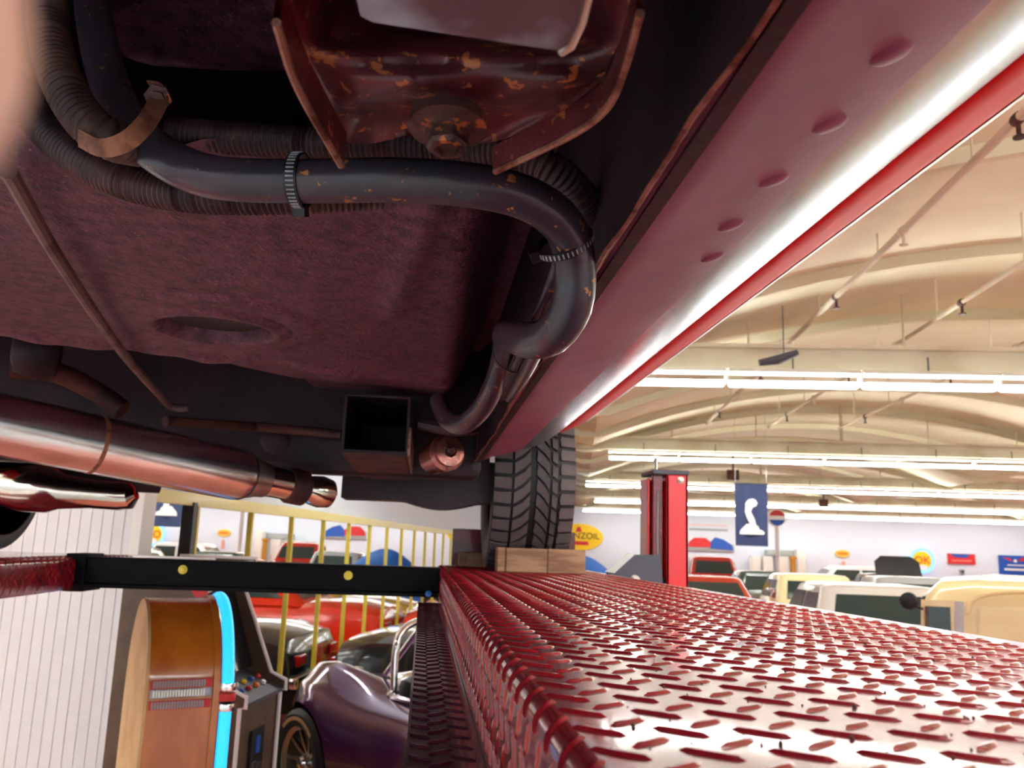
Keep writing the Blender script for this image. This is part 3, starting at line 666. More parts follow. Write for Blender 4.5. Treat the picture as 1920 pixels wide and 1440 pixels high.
mb = MB(); mb.box(-1.69, .15, SY0, .08, H+.50, H+.52); mb.box(.172, .51, SY0, SY1, H+.52, H+.54); mb.build('sill_closing_plate', m_under2, car)
mb = MB(); mb.box(.0, .02, 2.9, 4.1, H+.3, H+.8); mb.box(.02, .5, 4.05, 4.1, H+.45, H+.8); mb.build('wheel_housing', m_under2, car)
# wheels
def wheel(cx, cy, wdt, rad, full):
    t = bpy.data.objects.new('wheel', None); col.objects.link(t); t.parent = car; t.location = V((cx, cy, H+RT+HG+rad))-car.location
    hw = wdt/2; rb = rad-.010
    prof = [(rad*.62, -hw*.86), (rad*.70, -hw*.98), (rad*.84, -hw*1.02), (rad*.93, -hw*.99), (rb-.006, -hw*.93), (rb, -hw*.80), (rb+.001, 0), (rb, hw*.80), (rb-.006, hw*.93), (rad*.93, hw*.99), (rad*.84, hw*1.02), (rad*.70, hw*.98), (rad*.62, hw*.86)]
    mb = MB(); mb.lathe(prof, (0, 0, 0), (1, 0, 0), 72, caps=False); mb.build('tyre', m_tyre2, t, True, local=True, ang=40)
    mb = MB(); mb.lathe([(rad*.64, -hw*.80), (rad*.60, -hw*.80), (rad*.56, -hw*.5), (rad*.56, hw*.5), (rad*.60, hw*.80), (rad*.64, hw*.80)], (0, 0, 0), (1, 0, 0), 48, caps=False)
    mb.lathe([(.0, -.02), (rad*.57, -.02), (rad*.57, .02), (0, .02)], (0, 0, 0), (1, 0, 0), 32); mb.build('rim', m_exh2, t, True, local=True)
    if not full: return t
    # tread blocks: outlines in (across -1..1, along 0..1 pitch), wrapped on the tyre
    npitch = 40; dth = 2*math.pi/npitch
    def blk(poly, dh=.010):
        mb = MB(); n = len(poly); vs = []
        for top in (0, 1):
            for (u, v) in poly:
                rr = (rb-.003+(dh+.003)*top)-max(0, abs(u)-.80)*.05; th = v*dth
                vs.append(V((u*hw, -rr*math.cos(th), rr*math.sin(th))))
        mb.add(vs, [tuple(range(n)), tuple(range(2*n-1, n-1, -1))]+[(i, (i+1) % n, (i+1) % n+n, i+n) for i in range(n)]); return mb.mesh('tread_block', m_tyre)
    kinds = [blk([(-.97, .10), (-.57, .04), (-.56, .5), (-.57, .80), (-.97, .82)]),
             blk([(.62, .10), (.97, .10), (.97, .82), (.63, .84), (.60, .5)]),
             blk([(-.50, .05), (-.30, .42), (-.12, .95), (-.12, 1.68), (-.28, 1.16), (-.50, .80)]),
             blk([(.03, 1.0), (.22, .52), (.34, .05), (.34, .78), (.22, 1.28), (.05, 1.76)]),
             blk([(.41, .0), (.53, -.22), (.54, .54), (.41, .76)])]
    for k in range(-16, 17):
        for m_ in kinds:
            inst('tread_block', m_, t, (0, 0, 0), (-k*dth, 0, 0))
    return t
TR = .34
wheel(.388, 3.366, .30, TR, True)
wl2 = wheel(-1.655, 3.30, .28, TR, False)
mb = MB(); mb.lathe([(TR*.80, .1425), (TR*.805, .1465), (TR*.83, .1465), (TR*.835, .1425)], (0, 0, 0), (1, 0, 0), 60); mb.build('sidewall_ring', m_tyre, wl2, True, local=True)
cu = bpy.data.curves.new('lettering', 'FONT'); cu.body = 'un'; cu.size = .06; cu.extrude = .002
ob = bpy.data.objects.new('tmp', cu); col.objects.link(ob); bpy.context.view_layer.update()
me = bpy.data.meshes.new_from_object(ob.evaluated_get(bpy.context.evaluated_depsgraph_get())); bpy.data.objects.remove(ob)
me.materials.clear(); me.materials.append(m_greyp); th_ = R(-38)
inst('lettering', me, wl2, (.1425, .26*math.cos(th_)-.02, .26*math.sin(th_)-.02), (R(90), R(-50), R(90)))

# ================================================================== NEAR FURNITURE BY THE MIRROR
# ---------------- jukebox, seen from behind its side
JT = R(24.5); near_c = PY(290, 1130, 3.6); JW, JD, JH = .60, .30, near_c.z
jx = V((math.cos(JT), math.sin(JT), 0)); jy = V((-math.sin(JT), math.cos(JT), 0))     # jx: back -> front, jy: across
J0 = V((near_c.x, near_c.y, 0))
juke = thing('jukebox', 'arched orange-brown wooden jukebox with blue neon front, standing by the mirrors', 'jukebox', J0+jx*.15+jy*.3)
def jp(d, u, z): return J0+jx*d+jy*u+V((0, 0, z))
def arch(inset=0, z0=.0, n=28):
    r = JW/2-inset; zc = JH-JW/2*1.35; o = [(inset, z0)]
    for k in range(n+1):
        t = math.pi*(1-k/n); o.append((JW/2+r*math.cos(t), zc+(JW/2*1.35-inset)*math.sin(t)))
    return o+[(JW-inset, z0)]
mb = MB(); mb.prism([jp(.012, u, z) for u, z in arch()], jx*(JD-.045)); mb.build('cabinet', m_amber, juke, True, ang=40)
mb = MB(); mb.prism([jp(0, u, z) for u, z in arch(.004)], jx*.012); back = mb.build('back_panel', m_pale, juke)
mb = MB(); mb.prism([jp(-.001, u, z) for u, z in ((.02, .05), (.20, .05), (.30, .36), (.27, .55), (.20, .55), (.12, .30), (.02, .22))], jx*-.006); mb.build('grey_patch', m_can, back)
mb = MB(); mb.prism([jp(-.002, u, z) for u, z in ((.13, .60), (.20, .60), (.20, .72), (.13, .72))], jx*-.01); mb.build('socket_plate', m_can, back)
mb = MB(); mb.tube(spline([jp(-.02, .17, .62), jp(-.05, .22, .6), jp(-.06, .28, .5), jp(-.05, .30, .3), jp(-.05, .28, .02)], .03), .006, 8); mb.build('power_cord', m_brownlam, back, True)
for ins, d0, d1, m_, nm in ((-.012, JD-.045, JD-.02, m_amber, 'front_moulding'),):
    o = arch(ins); i_ = arch(.02); mb = MB()
    n = len(o); vs = [jp(d0, *q) for q in o]+[jp(d0, *q) for q in i_]+[jp(d1, *q) for q in o]+[jp(d1, *q) for q in i_]
    fs = []
    for k in range(n-1): fs += [(k, k+1, n+k+1, n+k), (2*n+k, 3*n+k, 3*n+k+1, 2*n+k+1), (k, 2*n+k, 2*n+k+1, k+1), (n+k, n+k+1, 3*n+k+1, 3*n+k)]
    mb.add(vs, fs); mb.build(nm, m_, juke, True, ang=40)
o = arch(-.002); zs0 = JH-.075
cut = [q for q in o]
lo_ = [(0.0, .10), (0.0, .50), (0.0, 1.06)]; hi_ = [q for q in o if q[1] > 1.0]
mb = MB(); mb.tube([jp(JD+.012, u, z) for u, z in lo_], .024, 14); mb.build('neon_tube', m_cyan, juke, True)
mb = MB(); mb.tube([jp(JD+.012, u, z) for u, z in [(0.0, 1.17)]+[q for q in o if q[1] > 1.18 and q[0] < JW*.8]], .024, 14); mb.build('neon_tube', m_cyan, juke, True)
for z in (1.075, 1.115, 1.155):
    mb = MB(); mb.lathe([(.033, -.014), (.036, 0), (.033, .014)], jp(JD+.012, .0, z), (0, 0, 1), 16); mb.build('chrome_collar', m_chrome if z != 1.115 else m_redp, juke, True)
mb = MB(); mb.prism([jp(JD-.02, u, z) for u, z in arch(.05)], jx*.02); mb.build('front_panel', m_redp, juke)
zs = [PY(355, y, 3.6).z for y in (1286, 1304, 1326)]
for k, z in enumerate(zs):
    mb = MB(); mb.prism([jp(.02, 0, z-.016), jp(JD-.05, 0, z-.016), jp(JD-.05, 0, z+.016), jp(.02, 0, z+.016)], jy*-.006); bnd = mb.build('trim_band', m_redp if k != 1 else m_can, juke)
    bead = MB().box(-.0035, .0035, -.010, -.006, -.013, .013).mesh('bead', m_zinc if k == 1 else m_greyp)
    for i in range(19):
        inst('bead', bead, bnd, jp(.03+.0105*i, 0, z)-parent_loc(bnd), (0, 0, JT))
# ---------------- arcade cabinet beside it, its back to the mirrors
Af = MIRA+.72
pA = ray(450, 1315); pA = CAM+pA*(Af/pA.dot(AA)); bA0 = ab(pA)[1]; pB = ray(523, 1290); pB = CAM+pB*(Af/pB.dot(AA)); bA1 = ab(pB)[1]; ZC = pA.z
arc = thing('arcade_cabinet', 'arcade cabinet with white edge trim, control buttons and coin door beside the jukebox', 'arcade cabinet', BA(Af-.35, (bA0+bA1)/2, 0))
prof = [(-.66, 0), (0, 0), (0.0, ZC-.03), (.03, ZC-.03), (.03, ZC+.02), (-.06, ZC+.06), (-.25, ZC+.50), (-.20, ZC+.53), (-.20, ZC+.68), (-.66, ZC+.68)]
for b0, b1 in ((bA0-.02, bA0), (bA1, bA1+.02)):
    mb = MB(); mb.prism([BA(Af+x, b0, z) for x, z in prof], BB*(b1-b0)); sp_ = mb.build('side_panel', m_brownlam, arc)
    mb = MB(); mb.tube([BA(Af+x+.004, (b0+b1)/2, z) for x, z in prof[1:]], .012, 8); mb.build('edge_strip', m_wht, sp_)
mb = MB(); mb.prism([BA(Af-.03, bA0, .05), BA(Af-.03, bA1, .05), BA(Af-.03, bA1, ZC-.03), BA(Af-.03, bA0, ZC-.03)], AA*.02); fr = mb.build('front_panel', m_brownlam, arc)
mid = bA0+(bA1-bA0)*.52
mb = MB(); mb.prism([BA(Af-.008, mid-.10, ZC-.50), BA(Af-.008, mid+.08, ZC-.50), BA(Af-.008, mid+.08, ZC-.18), BA(Af-.008, mid-.10, ZC-.18)], AA*.014); cd = mb.build('coin_door', m_dark, fr)
for db, z0, z1, m_ in ((-.05, -.44, -.34, m_zinc), (.02, -.44, -.36, m_zinc), (-.02, -.30, -.22, m_blup)):
    mb = MB(); mb.prism([BA(Af+.006, mid+db-.02, ZC+z0), BA(Af+.006, mid+db+.03, ZC+z0), BA(Af+.006, mid+db+.03, ZC+z1), BA(Af+.006, mid+db-.02, ZC+z1)], AA*.006); mb.build('coin_slot', m_, cd)
mb = MB(); mb.prism([BA(Af+.02, bA0, ZC-.02), BA(Af+.02, bA1, ZC-.02), BA(Af-.24, bA1, ZC+.09), BA(Af-.24, bA0, ZC+.09)], (0, 0, -.02)); cpn = mb.build('control_panel', m_grey, arc)
for k in range(10):
    mm = (m_yelp, m_orap, m_blup, m_wht, m_redp)[k % 5]; bb_ = bA0+.05+(bA1-bA0-.1)*k/9; mb = MB(); mb.lathe([(.016, 0), (.016, .012), (.010, .018), (0, .018)], BA(Af-.06-.05*(k % 2), bb_, ZC+.016+.021*(k % 2)), V((.3, 0, 1)), 12); mb.build('button', mm, cpn, True)
mb = MB(); mb.tube([BA(Af-.12, mid-.12, ZC+.04), BA(Af-.11, mid-.12, ZC+.11)], .006, 8); mb.lathe([(0, -.018), (.018, 0), (0, .018)], BA(Af-.11, mid-.12, ZC+.12), (0, 0, 1), 12); mb.build('joystick', m_wht, cpn, True)
mb = MB(); mb.prism([BA(Af-.16, bA0, ZC+.09), BA(Af-.16, bA1, ZC+.09), BA(Af-.32, bA1, ZC+.53), BA(Af-.32, bA0, ZC+.53)], AA*-.02); mb.build('screen', M('dark screen', S(24, 26, 30), .1), arc)
mb = MB(); mb.prism([BA(Af-.22, bA0, ZC+.53), BA(Af-.22, bA1, ZC+.53), BA(Af-.22, bA1, ZC+.67), BA(Af-.22, bA0, ZC+.67)], AA*.012); mq = mb.build('marquee', m_wht, arc)
mb = MB(); mb.prism([BA(Af-.207, bA0+.34, ZC+.54), BA(Af-.207, bA1-.03, ZC+.54), BA(Af-.207, bA1-.03, ZC+.66), BA(Af-.207, bA0+.34, ZC+.66)], AA*.004); mb.build('marquee_print', m_blup, mq)
# colour art down the outer near side
for z0, z1, m_ in ((.08, .12, m_redp), (.12, .16, m_blup), (.17, .24, m_yelp), (.24, .28, m_redp), (.28, .48, m_yelp), (.48, .58, m_redp), (.58, .67, m_blup)):
    mb = MB(); mb.prism([BA(Af-.26, bA0-.021, ZC+z0), BA(Af-.18, bA0-.021, ZC+z0), BA(Af-.26, bA0-.021, ZC+z1), BA(Af-.34, bA0-.021, ZC+z1)], BB*-.004); mb.build('side_art', m_, arc)
# small red box standing behind, seen above the jukebox
p = PY(388, 1128, 4.55)

# ================================================================== CARS
def lamp(mb, c, ax, r): mb.lathe([(r, -.03), (r, .0), (r*.8, .02), (0, .03)], c, ax, 14)
def paint(name, c): return M('car paint '+name, c, .22, 0, .8)
m_tailc = M('tail lamp', S(200, 16, 22), .2, 0, .4); m_headc = M('head lamp', S(225, 230, 232), .1, .3)
m_inter = M('dark interior', S(44, 40, 40), .7)
def rrect(hx0, hx1, hy, n=5, rad=.18):
    o = []
    for cx, cy, a0 in ((hx1-rad, hy-rad, 0), (hx0+rad, hy-rad, 90), (hx0+rad, -hy+rad, 180), (hx1-rad, -hy+rad, 270)):
        for k in range(n): t = R(a0+90*k/(n-1)); o.append((cx+rad*math.cos(t), cy+rad*math.sin(t)))
    return o
def wheel_at(parent, x, y, r, wd=.2, chrome=True):
    t = bpy.data.objects.new('wheel', None); col.objects.link(t); t.parent = parent; t.location = (x, y, r)
    s_ = 1 if y > 0 else -1
    mb = MB(); mb.lathe([(r*.6, -wd*.45), (r*.9, -wd*.5), (r, -wd*.4), (r, wd*.4), (r*.9, wd*.5), (r*.6, wd*.45)], (0, 0, 0), (0, 1, 0), 28, caps=False); mb.build('tyre', m_tyre2, t, True, local=True)
    mb = MB(); mb.lathe([(r*.62, wd*.30*s_), (r*.6, wd*.46*s_), (r*.45, wd*.36*s_), (r*.2, wd*.42*s_), (0, wd*.5*s_)], (0, 0, 0), (0, 1, 0), 24, caps=False); mb.build('rim', m_chrome if chrome else m_zinc, t, True, local=True)
def make_car(label, ab_, heading, mat, roofm=None, L=4.5, Wd=1.72, Ht=1.4, belt=.92, hood=.86, trunk=.88, cab=(-1.15, .85), roof=(-.75, .25), cat='car', name='parked_car', bed=False, zoff=0, r=.32):
    p = BA(ab_[0], ab_[1], zoff); c = thing(name, label, cat, p, heading)
    hw = Wd/2
    st = [(-L/2, .80, trunk-.22), (-L/2+.08, .92, trunk-.10), (-L/2+.4, .98, trunk-.02), (cab[0]-.1, 1, trunk), (cab[0]+.15, 1, belt), (cab[1]-.1, 1, belt), (cab[1]+.15, 1, hood), (L/2-.7, .98, hood-.03), (L/2-.15, .93, hood-.10), (L/2, .82, hood-.24)]
    P = []
    for x, k, zt in st:
        w_ = hw*k; half = [(0, .2), (w_*.9, .2), (w_*.97, .3), (w_, .5), (w_*.99, zt-.18), (w_*.95, zt-.06), (w_*.80, zt-.01), (w_*.4, zt+.012), (0, zt+.018)]
        P.append([V((x, y, z)) for y, z in half]+[V((x, -y, z)) for y, z in half[-2:0:-1]])
    mb = MB(); n = len(P[0])
    vs = [v for r_ in P for v in r_]; fs = [(i*n+k, i*n+(k+1) % n, (i+1)*n+(k+1) % n, (i+1)*n+k) for i in range(len(P)-1) for k in range(n)]+[tuple(range(n-1, -1, -1)), tuple((len(P)-1)*n+k for k in range(n))]
    mb.add(vs, fs); mb.build('body', mat, c, True, ang=35, local=True)
    if bed:
        mb = MB(); mb.box(-L/2+.12, cab[0]-.15, -hw*.8, hw*.8, trunk-.02, trunk+.021); mb.build('cargo_bed', m_inter, c, local=True)
    b_ = rrect(cab[0], cab[1], hw*.90); t_ = rrect(roof[0], roof[1], hw*.74); z0 = min(belt, hood, trunk)-.03
    def ringz(t): return [V((b_[k][0]+(t_[k][0]-b_[k][0])*t, b_[k][1]+(t_[k][1]-b_[k][1])*t, z0+(Ht-.06-z0)*t)) for k in range(len(b_))]
    cx = (roof[0]+roof[1])/2
    r3 = [V((cx+(v[0]-cx)*.9, v[1]*.9, Ht-.02)) for v in t_]; r4 = [V((cx+(v[0]-cx)*.55, v[1]*.55, Ht)) for v in t_]
    rings = [ringz(0), ringz(1), r3, r4]; n = len(b_)
    mb = MB(); mb.add([v for r_ in rings for v in r_], [(i*n+k, i*n+(k+1) % n, (i+1)*n+(k+1) % n, (i+1)*n+k) for i in range(3) for k in range(n)]+[tuple(3*n+k for k in range(n))]); mb.build('cabin', roofm or mat, c, True, ang=40, local=True)
    def quad(xa0, xa1, ya0, ya1, out_, nm):        # glass panel between belt and roof lines
        def pt(xb, xr, yb, yr, t): return V((xb+(xr-xb)*t, yb+(yr-yb)*t, z0+(Ht-.06-z0)*t))
        q_ = [pt(xa0[0], xa0[1], ya0[0], ya0[1], .30), pt(xa1[0], xa1[1], ya1[0], ya1[1], .30), pt(xa1[0], xa1[1], ya1[0], ya1[1], .88), pt(xa0[0], xa0[1], ya0[0], ya0[1], .88)]
        mb = MB(); mb.prism([v+out_*.004 for v in q_], out_*.008); mb.build(nm, m_glassd, c, local=True)
    yb, yt = hw*.90, hw*.74
    quad((cab[1], roof[1]), (cab[1], roof[1]), (-yb*.80, -yt*.78), (yb*.80, yt*.78), V((1, 0, 0)), 'windscreen')
    quad((cab[0], roof[0]), (cab[0], roof[0]), (-yb*.80, -yt*.78), (yb*.80, yt*.78), V((-1, 0, 0)), 'rear_window')
    mx = (cab[0]+cab[1])/2
    for s_ in (1, -1):
        quad((cab[0]+.25, roof[0]+.16), (mx-.05, cx-.04), (s_*yb, s_*yt), (s_*yb, s_*yt), V((0, s_, 0)), 'side_window')
        quad((mx+.05, cx+.04), (cab[1]-.22, roof[1]-.14), (s_*yb, s_*yt), (s_*yb, s_*yt), V((0, s_, 0)), 'side_window')
        for x in (-L*.29, L*.30): wheel_at(c, x, s_*(hw-.10), r)
        mb = MB(); lamp(mb, V((L/2-.04, s_*hw*.62, hood-.28)), V((1, 0, 0)), .08); mb.build('headlight', m_headc, c, True, local=True)
        mb = MB(); mb.rbox(-L/2-.02, -L/2+.05, s_*hw*.62-.12, s_*hw*.62+.12, trunk-.34, trunk-.24, .01); mb.build('tail_light', m_tailc, c, local=True)
    for x0 in (-L/2-.07, L/2-.02):
        mb = MB(); mb.rbox(x0, x0+.09, -hw*.9, hw*.9, .42, .53, .03); mb.build('bumper', m_chrome, c, True, local=True)
    mb = MB(); mb.box(L/2-.06, L/2+.01, -hw*.5, hw*.5, hood-.36, hood-.22); mb.build('grille', m_dark, c, local=True)
    return c
HB = math.atan2(BB.y, BB.x)          # heading along the building axis, away from us
def at(px, py, ht): return ab(PZ(px, py, ht-H))
def atd(px, b): p = PB(px, hor(px), b); return ab(p)
a_, b_c = atd(1608, 12.0)
make_car('white-roofed saloon seen from behind, between tread plate and cream van', (a_, b_c), HB, paint('white', S(232, 230, 224)), Ht=1.44, belt=.95, cab=(-1.2, .9), roof=(-.95, .35), Wd=1.95)
a_, b_c = atd(1685, 17.6)
make_car('silver saloon behind the white-roofed saloon, left of the cream van', (a_, b_c), HB, paint('silver', S(176, 180, 182)), Ht=1.44, Wd=1.8)
a_, b_c = atd(1508, 17.0)
make_car('yellow and cream saloon behind the white-roofed saloon', (a_, b_c), HB, paint('yellow', S(232, 196, 40)), paint('cream', S(236, 224, 176)), Ht=1.44)
a_, b_c = atd(1570, 30.0)
make_car('distant white estate car beyond the yellow saloon', (a_, b_c), HB+R(90), paint('white2', S(236, 238, 240)), Ht=1.5, roof=(-1.4, .3), cab=(-1.9, .9))
a_, b_c = atd(1425, 22.4)
make_car('dark green saloon left of the yellow and cream saloon', (a_, b_c), HB, paint('green', S(40, 66, 58)), Ht=1.37)
a_, b_c = atd(1333, 27.4)
make_car('red pickup truck beneath the car poster, beside the lift post', (a_, b_c), HB+R(180), paint('red', S(206, 46, 36)), Ht=1.66, belt=1.1, hood=1.05, trunk=1.0, cab=(-.6, .8), roof=(-.5, .35), Wd=1.7, cat='truck', bed=True, name='pickup_truck')
a_, b_c = atd(1330, 18.0)
make_car('low red-orange coupe just right of the lift post', (a_, b_c), HB+R(180), paint('orange2', S(214, 62, 34)), Ht=1.3, Wd=1.7)
a_, b_c = atd(1895, 18.5)
make_car('ivory saloon roof showing behind the cream van', (a_, b_c), HB, paint('ivory', S(228, 224, 204)), Ht=1.52, Wd=1.8)
a_, b_c = atd(1666, 25.0)
oc = make_car('far black car with its bonnet raised in front of the neon disc', (a_, b_c), HB+R(180), paint('black', S(26, 26, 30)), Ht=1.36, Wd=1.8)
mb = MB(); mb.prism([V((.95, -.62, .9)), V((.95, .62, .9)), V((.62, .58, 1.70)), V((.55, .40, 1.84)), V((.55, -.40, 1.84)), V((.62, -.58, 1.70))], (-.05, 0, -.01)); mb.build('raised_bonnet', m_dark, oc, local=True)
# blue fabric cover over a low car behind the tyre
a_, b_c = atd(1075, 21.5); t = thing('covered_car', 'low car under a bright blue fabric cover behind the tyre', 'car', BA(a_, b_c, 0), HB+R(95))
P = []
for i in range(25):
    x = -2.1+4.2*i/24; h_ = .75+.85*math.exp(-((x+.2)/.95)**2)*1.0 if abs(x) < 2 else .55; w_ = .85*(1-.25*(abs(x)/2.1)**4)
    P.append([V((x, w_*math.cos(math.pi*k/12), .12+(h_-.12)*(max(0, math.sin(math.pi*k/12))**.55))) for k in range(13)])
mb = MB(); mb.grid(P); mb.build('fabric_cover', M('blue cover cloth', S(20, 104, 196), .6, bump=.5, bscale=6), t, True, local=True, ang=70)
for x in (-1.3, 1.3):
    for y in (-.78, .78): wheel_at(t, x, y, .3)
# cars that stand beyond the runway and show in the mirrors
a_, b_c = mirrored(745, 1133, -.8)
make_car('orange-red classic coupe whose flank shows in the yellow-framed mirrors', (a_+2.4, b_c+.5), BANG, paint('orange', S(236, 50, 18)), L=4.6, Ht=1.26, belt=.92, hood=.98, trunk=.96, cab=(-1.3, .6), roof=(-.8, .1))
make_car('yellow classic car reflected in the mirrors beyond the orange-red coupe', (a_+2.4, b_c+2.55), BANG, paint('yellow2', S(226, 190, 40)), L=4.5, Ht=1.34)
a3, b3 = mirrored(588, 1176, -.80)
make_car('black saloon standing before the orange-red coupe, its tail by the mirrors', (a3+2.15, max(b3, 8.1)+.5), BANG, paint('black2', S(28, 32, 38)), L=4.1, Ht=1.22, trunk=.94, hood=.94, belt=.94, cab=(-.7, 1.0), roof=(-.3, .5))
a4, b4 = atd(905, 26.0)
make_car('blue coupe with white roof far off behind the tyre', (a4, b4), HB+R(90), paint('blue', S(52, 112, 190)), paint('white', S(232, 230, 224)), Ht=1.42)
a4, b4 = atd(1225, 25.0)
make_car('silver grey hatchback far behind the grey carriage plate', (a4, b4), HB, paint('grey2', S(168, 176, 180)), Ht=1.45)

# ---------------- cream panel van, its front to the left and turned away
VT = R(25); c0 = PB(1722, 1090, 7.9); VC = V((c0.x, c0.y, 0))
vxd = AA*math.cos(VT)-BB*math.sin(VT); vyd = AA*math.sin(VT)+BB*math.cos(VT)       # along the near side, and into the van
van = thing('panel_van', 'cream panel van with rounded roof edge and small door window at the right', 'van', VC+vxd*2.0+vyd*.85, math.atan2(vxd.y, vxd.x))
m_cream = paint('van cream', S(226, 206, 156))
def vloc(px, py):                                # pixel on the near side -> local (x, z)
    d = ray(px, py); t = (VC-CAM).dot(vyd)/d.dot(vyd); p = CAM+d*t; return (p-VC).dot(vxd)-2.0, p.z
VH = vloc(1850, 1088)[1]; x0 = -2.0
P = []
for y, zt in ((-.85, VH-.22), (-.83, VH-.10), (-.76, VH-.03), (-.5, VH), (0, VH+.02), (.5, VH), (.76, VH-.03), (.83, VH-.10), (.85, VH-.22)):
    P.append([V((x0+dx, y, z)) for dx, z in ((.0, .35), (-.02, .8), (.0, 1.2), (.05, zt-.12), (.16, zt-.02), (.4, zt), (3.6, zt), (4.0, zt-.1), (4.1, .5), (4.1, .3))])
mb = MB(); mb.grid(P); mb.add([V((x0+dx, sy*.85, z)) for sy in (-1, 1) for dx, z in ((.0, .35), (-.02, .8), (.0, 1.2), (.05, VH-.34), (.16, VH-.24), (.4, VH-.22), (3.6, VH-.22), (4.0, VH-.32), (4.1, .5), (4.1, .3))], [tuple(range(10)), tuple(range(19, 9, -1))]); mb.build('van_body', m_cream, van, True, ang=50, local=True)
def vpan(pxs, pys, d, mat, nm, th=.012):
    q_ = [V((vloc(px, py)[0], -.85-d, vloc(px, py)[1])) for px, py in zip(pxs, pys)]
    mb = MB(); mb.prism(q_, (0, -th, 0)); return mb.build(nm, mat, van, local=True)
vpan((1727, 1790, 1790, 1727), (1124, 1126, 1300, 1300), 0, m_cream, 'door')
vpan((1735, 1782, 1784, 1737), (1136, 1138, 1190, 1188), .012, m_glassd, 'door_window')
vpan((1735, 1741, 1741, 1735), (1136, 1136, 1190, 1190), .022, m_brownlam, 'window_post')
vpan((1790, 1807, 1808, 1791), (1127, 1128, 1300, 1300), .004, M('grey filler strip', S(176, 174, 180), .5), 'door_gap_strip')
vpan((1836, 2060, 2060, 1836), (1146, 1150, 1300, 1300), .0, m_cream, 'pressed_panel', th=.02)
mb = MB(); q_ = [V((vloc(px, py)[0], -.86, vloc(px, py)[1])) for px, py in ((1815, 1150), (1822, 1128), (1850, 1115), (1900, 1110), (2000, 1110))]; mb.tube(spline(q_, .03), .018, 8); mb.build('swage_line', m_cream, van, True, local=True)
mx_ = vloc(1706, 1126); mb = MB(); mb.lathe([(.05, -.02), (.075, 0), (.07, .03), (0, .045)], V((mx_[0], -.92, mx_[1])), V((-.3, -1, 0)), 20); mb.tube([V((mx_[0], -.9, mx_[1]-.02)), V((x0+.03, -.85, mx_[1]-.07))], .012, 8); mb.build('wing_mirror', m_dark, van, True, local=True)
for x in (x0+.75, x0+3.2):
    for y in (-.78, .78): wheel_at(van, x, y, .33)
mb = MB(); mb.prism([V((x0-.012, -.7, 1.1)), V((x0-.012, .7, 1.1)), V((x0+.025, .66, VH-.16)), V((x0+.025, -.66, VH-.16))], (-.01, 0, 0)); mb.build('windscreen', m_glassd, van, local=True)

# ---------------- purple roadster between mirrors and runway
pw = PZ(592, 1426, .335-H); PHI = R(34)
hd = V((math.sin(PHI), -math.cos(PHI), 0)); nr = V((-math.cos(PHI), -math.sin(PHI), 0))     # heading, near-side normal
cz = math.atan2(hd.y, hd.x)
# local frame: x forward, y left; the near side is local -y
left = V((-math.sin(cz), math.cos(cz), 0)); s_near = 1 if left.dot(nr) > 0 else -1
ctr = V((pw.x, pw.y, 0))+hd*1.14-nr*.72
cob = thing('roadster', 'purple open two-seat roadster with chrome roll hoop and fat rear tyre', 'car', ctr, cz)
m_pur = M('purple metallic paint', S(92, 44, 92), .14, .35, .9); WB = 2.28
def ztop(x, v):                                  # v = 0 centre .. 1 side
    base = .80-.05*math.cos(min(1, abs(x)/2)*math.pi)*0
    base = .78 if x < 0 else .78+.02*math.sin(min(1, x/1.9)*math.pi)
    base -= .30*sm((abs(x)-1.35)/.65)
    f = .16*math.exp(-((x+1.14)/.42)**2)+.13*math.exp(-((x-1.14)/.42)**2)
    return base+f*math.exp(-((v-.74)/.32)**2)+.03*(1-v*v)
P = []
NX = 61
for i in range(NX):
    x = -1.93+3.9*i/(NX-1); e = abs(x)/1.97
    hw = .84*(1-.45*max(0, e-.55)**1.5/.30)+.05*math.exp(-((x+1.14)/.4)**2)+.03*math.exp(-((x-1.14)/.4)**2)-.06*math.exp(-((x)/.45)**2)
    hw = max(.30, hw); zb_ = .17+.16*sm((e-.8)/.2)
    half = [(0, zb_), (hw*.82, zb_), (hw*.93, zb_+.06), (hw*.985, .36), (hw, .50)]
    zt = ztop(x, 1); zt = max(zt, zb_+.22)
    for k in range(1, 6):
        t = k/5; half.append((hw*(1-.10*(1-math.cos(t*math.pi/2))), .50+(zt-.02-.50)*math.sin(t*math.pi/2)))
    for v in (.80, .68, .56, .44, .32, .2, .1): half.append((hw*v, max(ztop(x, v), zb_+.2)))
    half.append((0, max(ztop(x, 0), zb_+.2)))
    P.append([V((x, y, z)) for y, z in half]+[V((x, -y, z)) for y, z in half[-2:0:-1]])
mb = MB(); n = len(P[0])
mb.add([v for r_ in P for v in r_], [(i*n+k, i*n+(k+1) % n, (i+1)*n+(k+1) % n, (i+1)*n+k) for i in range(NX-1) for k in range(n)]+[tuple(range(n-1, -1, -1)), tuple((NX-1)*n+k for k in range(n))])
body = mb.build('body', m_pur, cob, True, ang=50, local=True)
cut = MB()
for x in (-1.14, 1.14):
    for s_ in (1, -1): cut.lathe([(.375, .50), (.375, 1.2)] if s_ > 0 else [(.375, -1.2), (.375, -.50)], V((x, 0, .335)), (0, 1, 0), 40)
cut.rbox(-.62, .42, -.56, .56, .38, 1.4, .16, 4)
co = bpy.data.objects.new('cutter', cut.mesh('cutter', m_inter)); col.objects.link(co)
body2 = bpy.data.objects.new('body', body.data); col.objects.link(body2)
md = body2.modifiers.new('cut', 'BOOLEAN'); md.operation = 'DIFFERENCE'; md.object = co; md.solver = 'EXACT'
bpy.context.view_layer.update()
ev = body2.evaluated_get(bpy.context.evaluated_depsgraph_get()); nm_ = bpy.data.meshes.new_from_object(ev)
bpy.data.objects.remove(body2); bpy.data.objects.remove(co)
if len(nm_.polygons) > 100: body.data = nm_
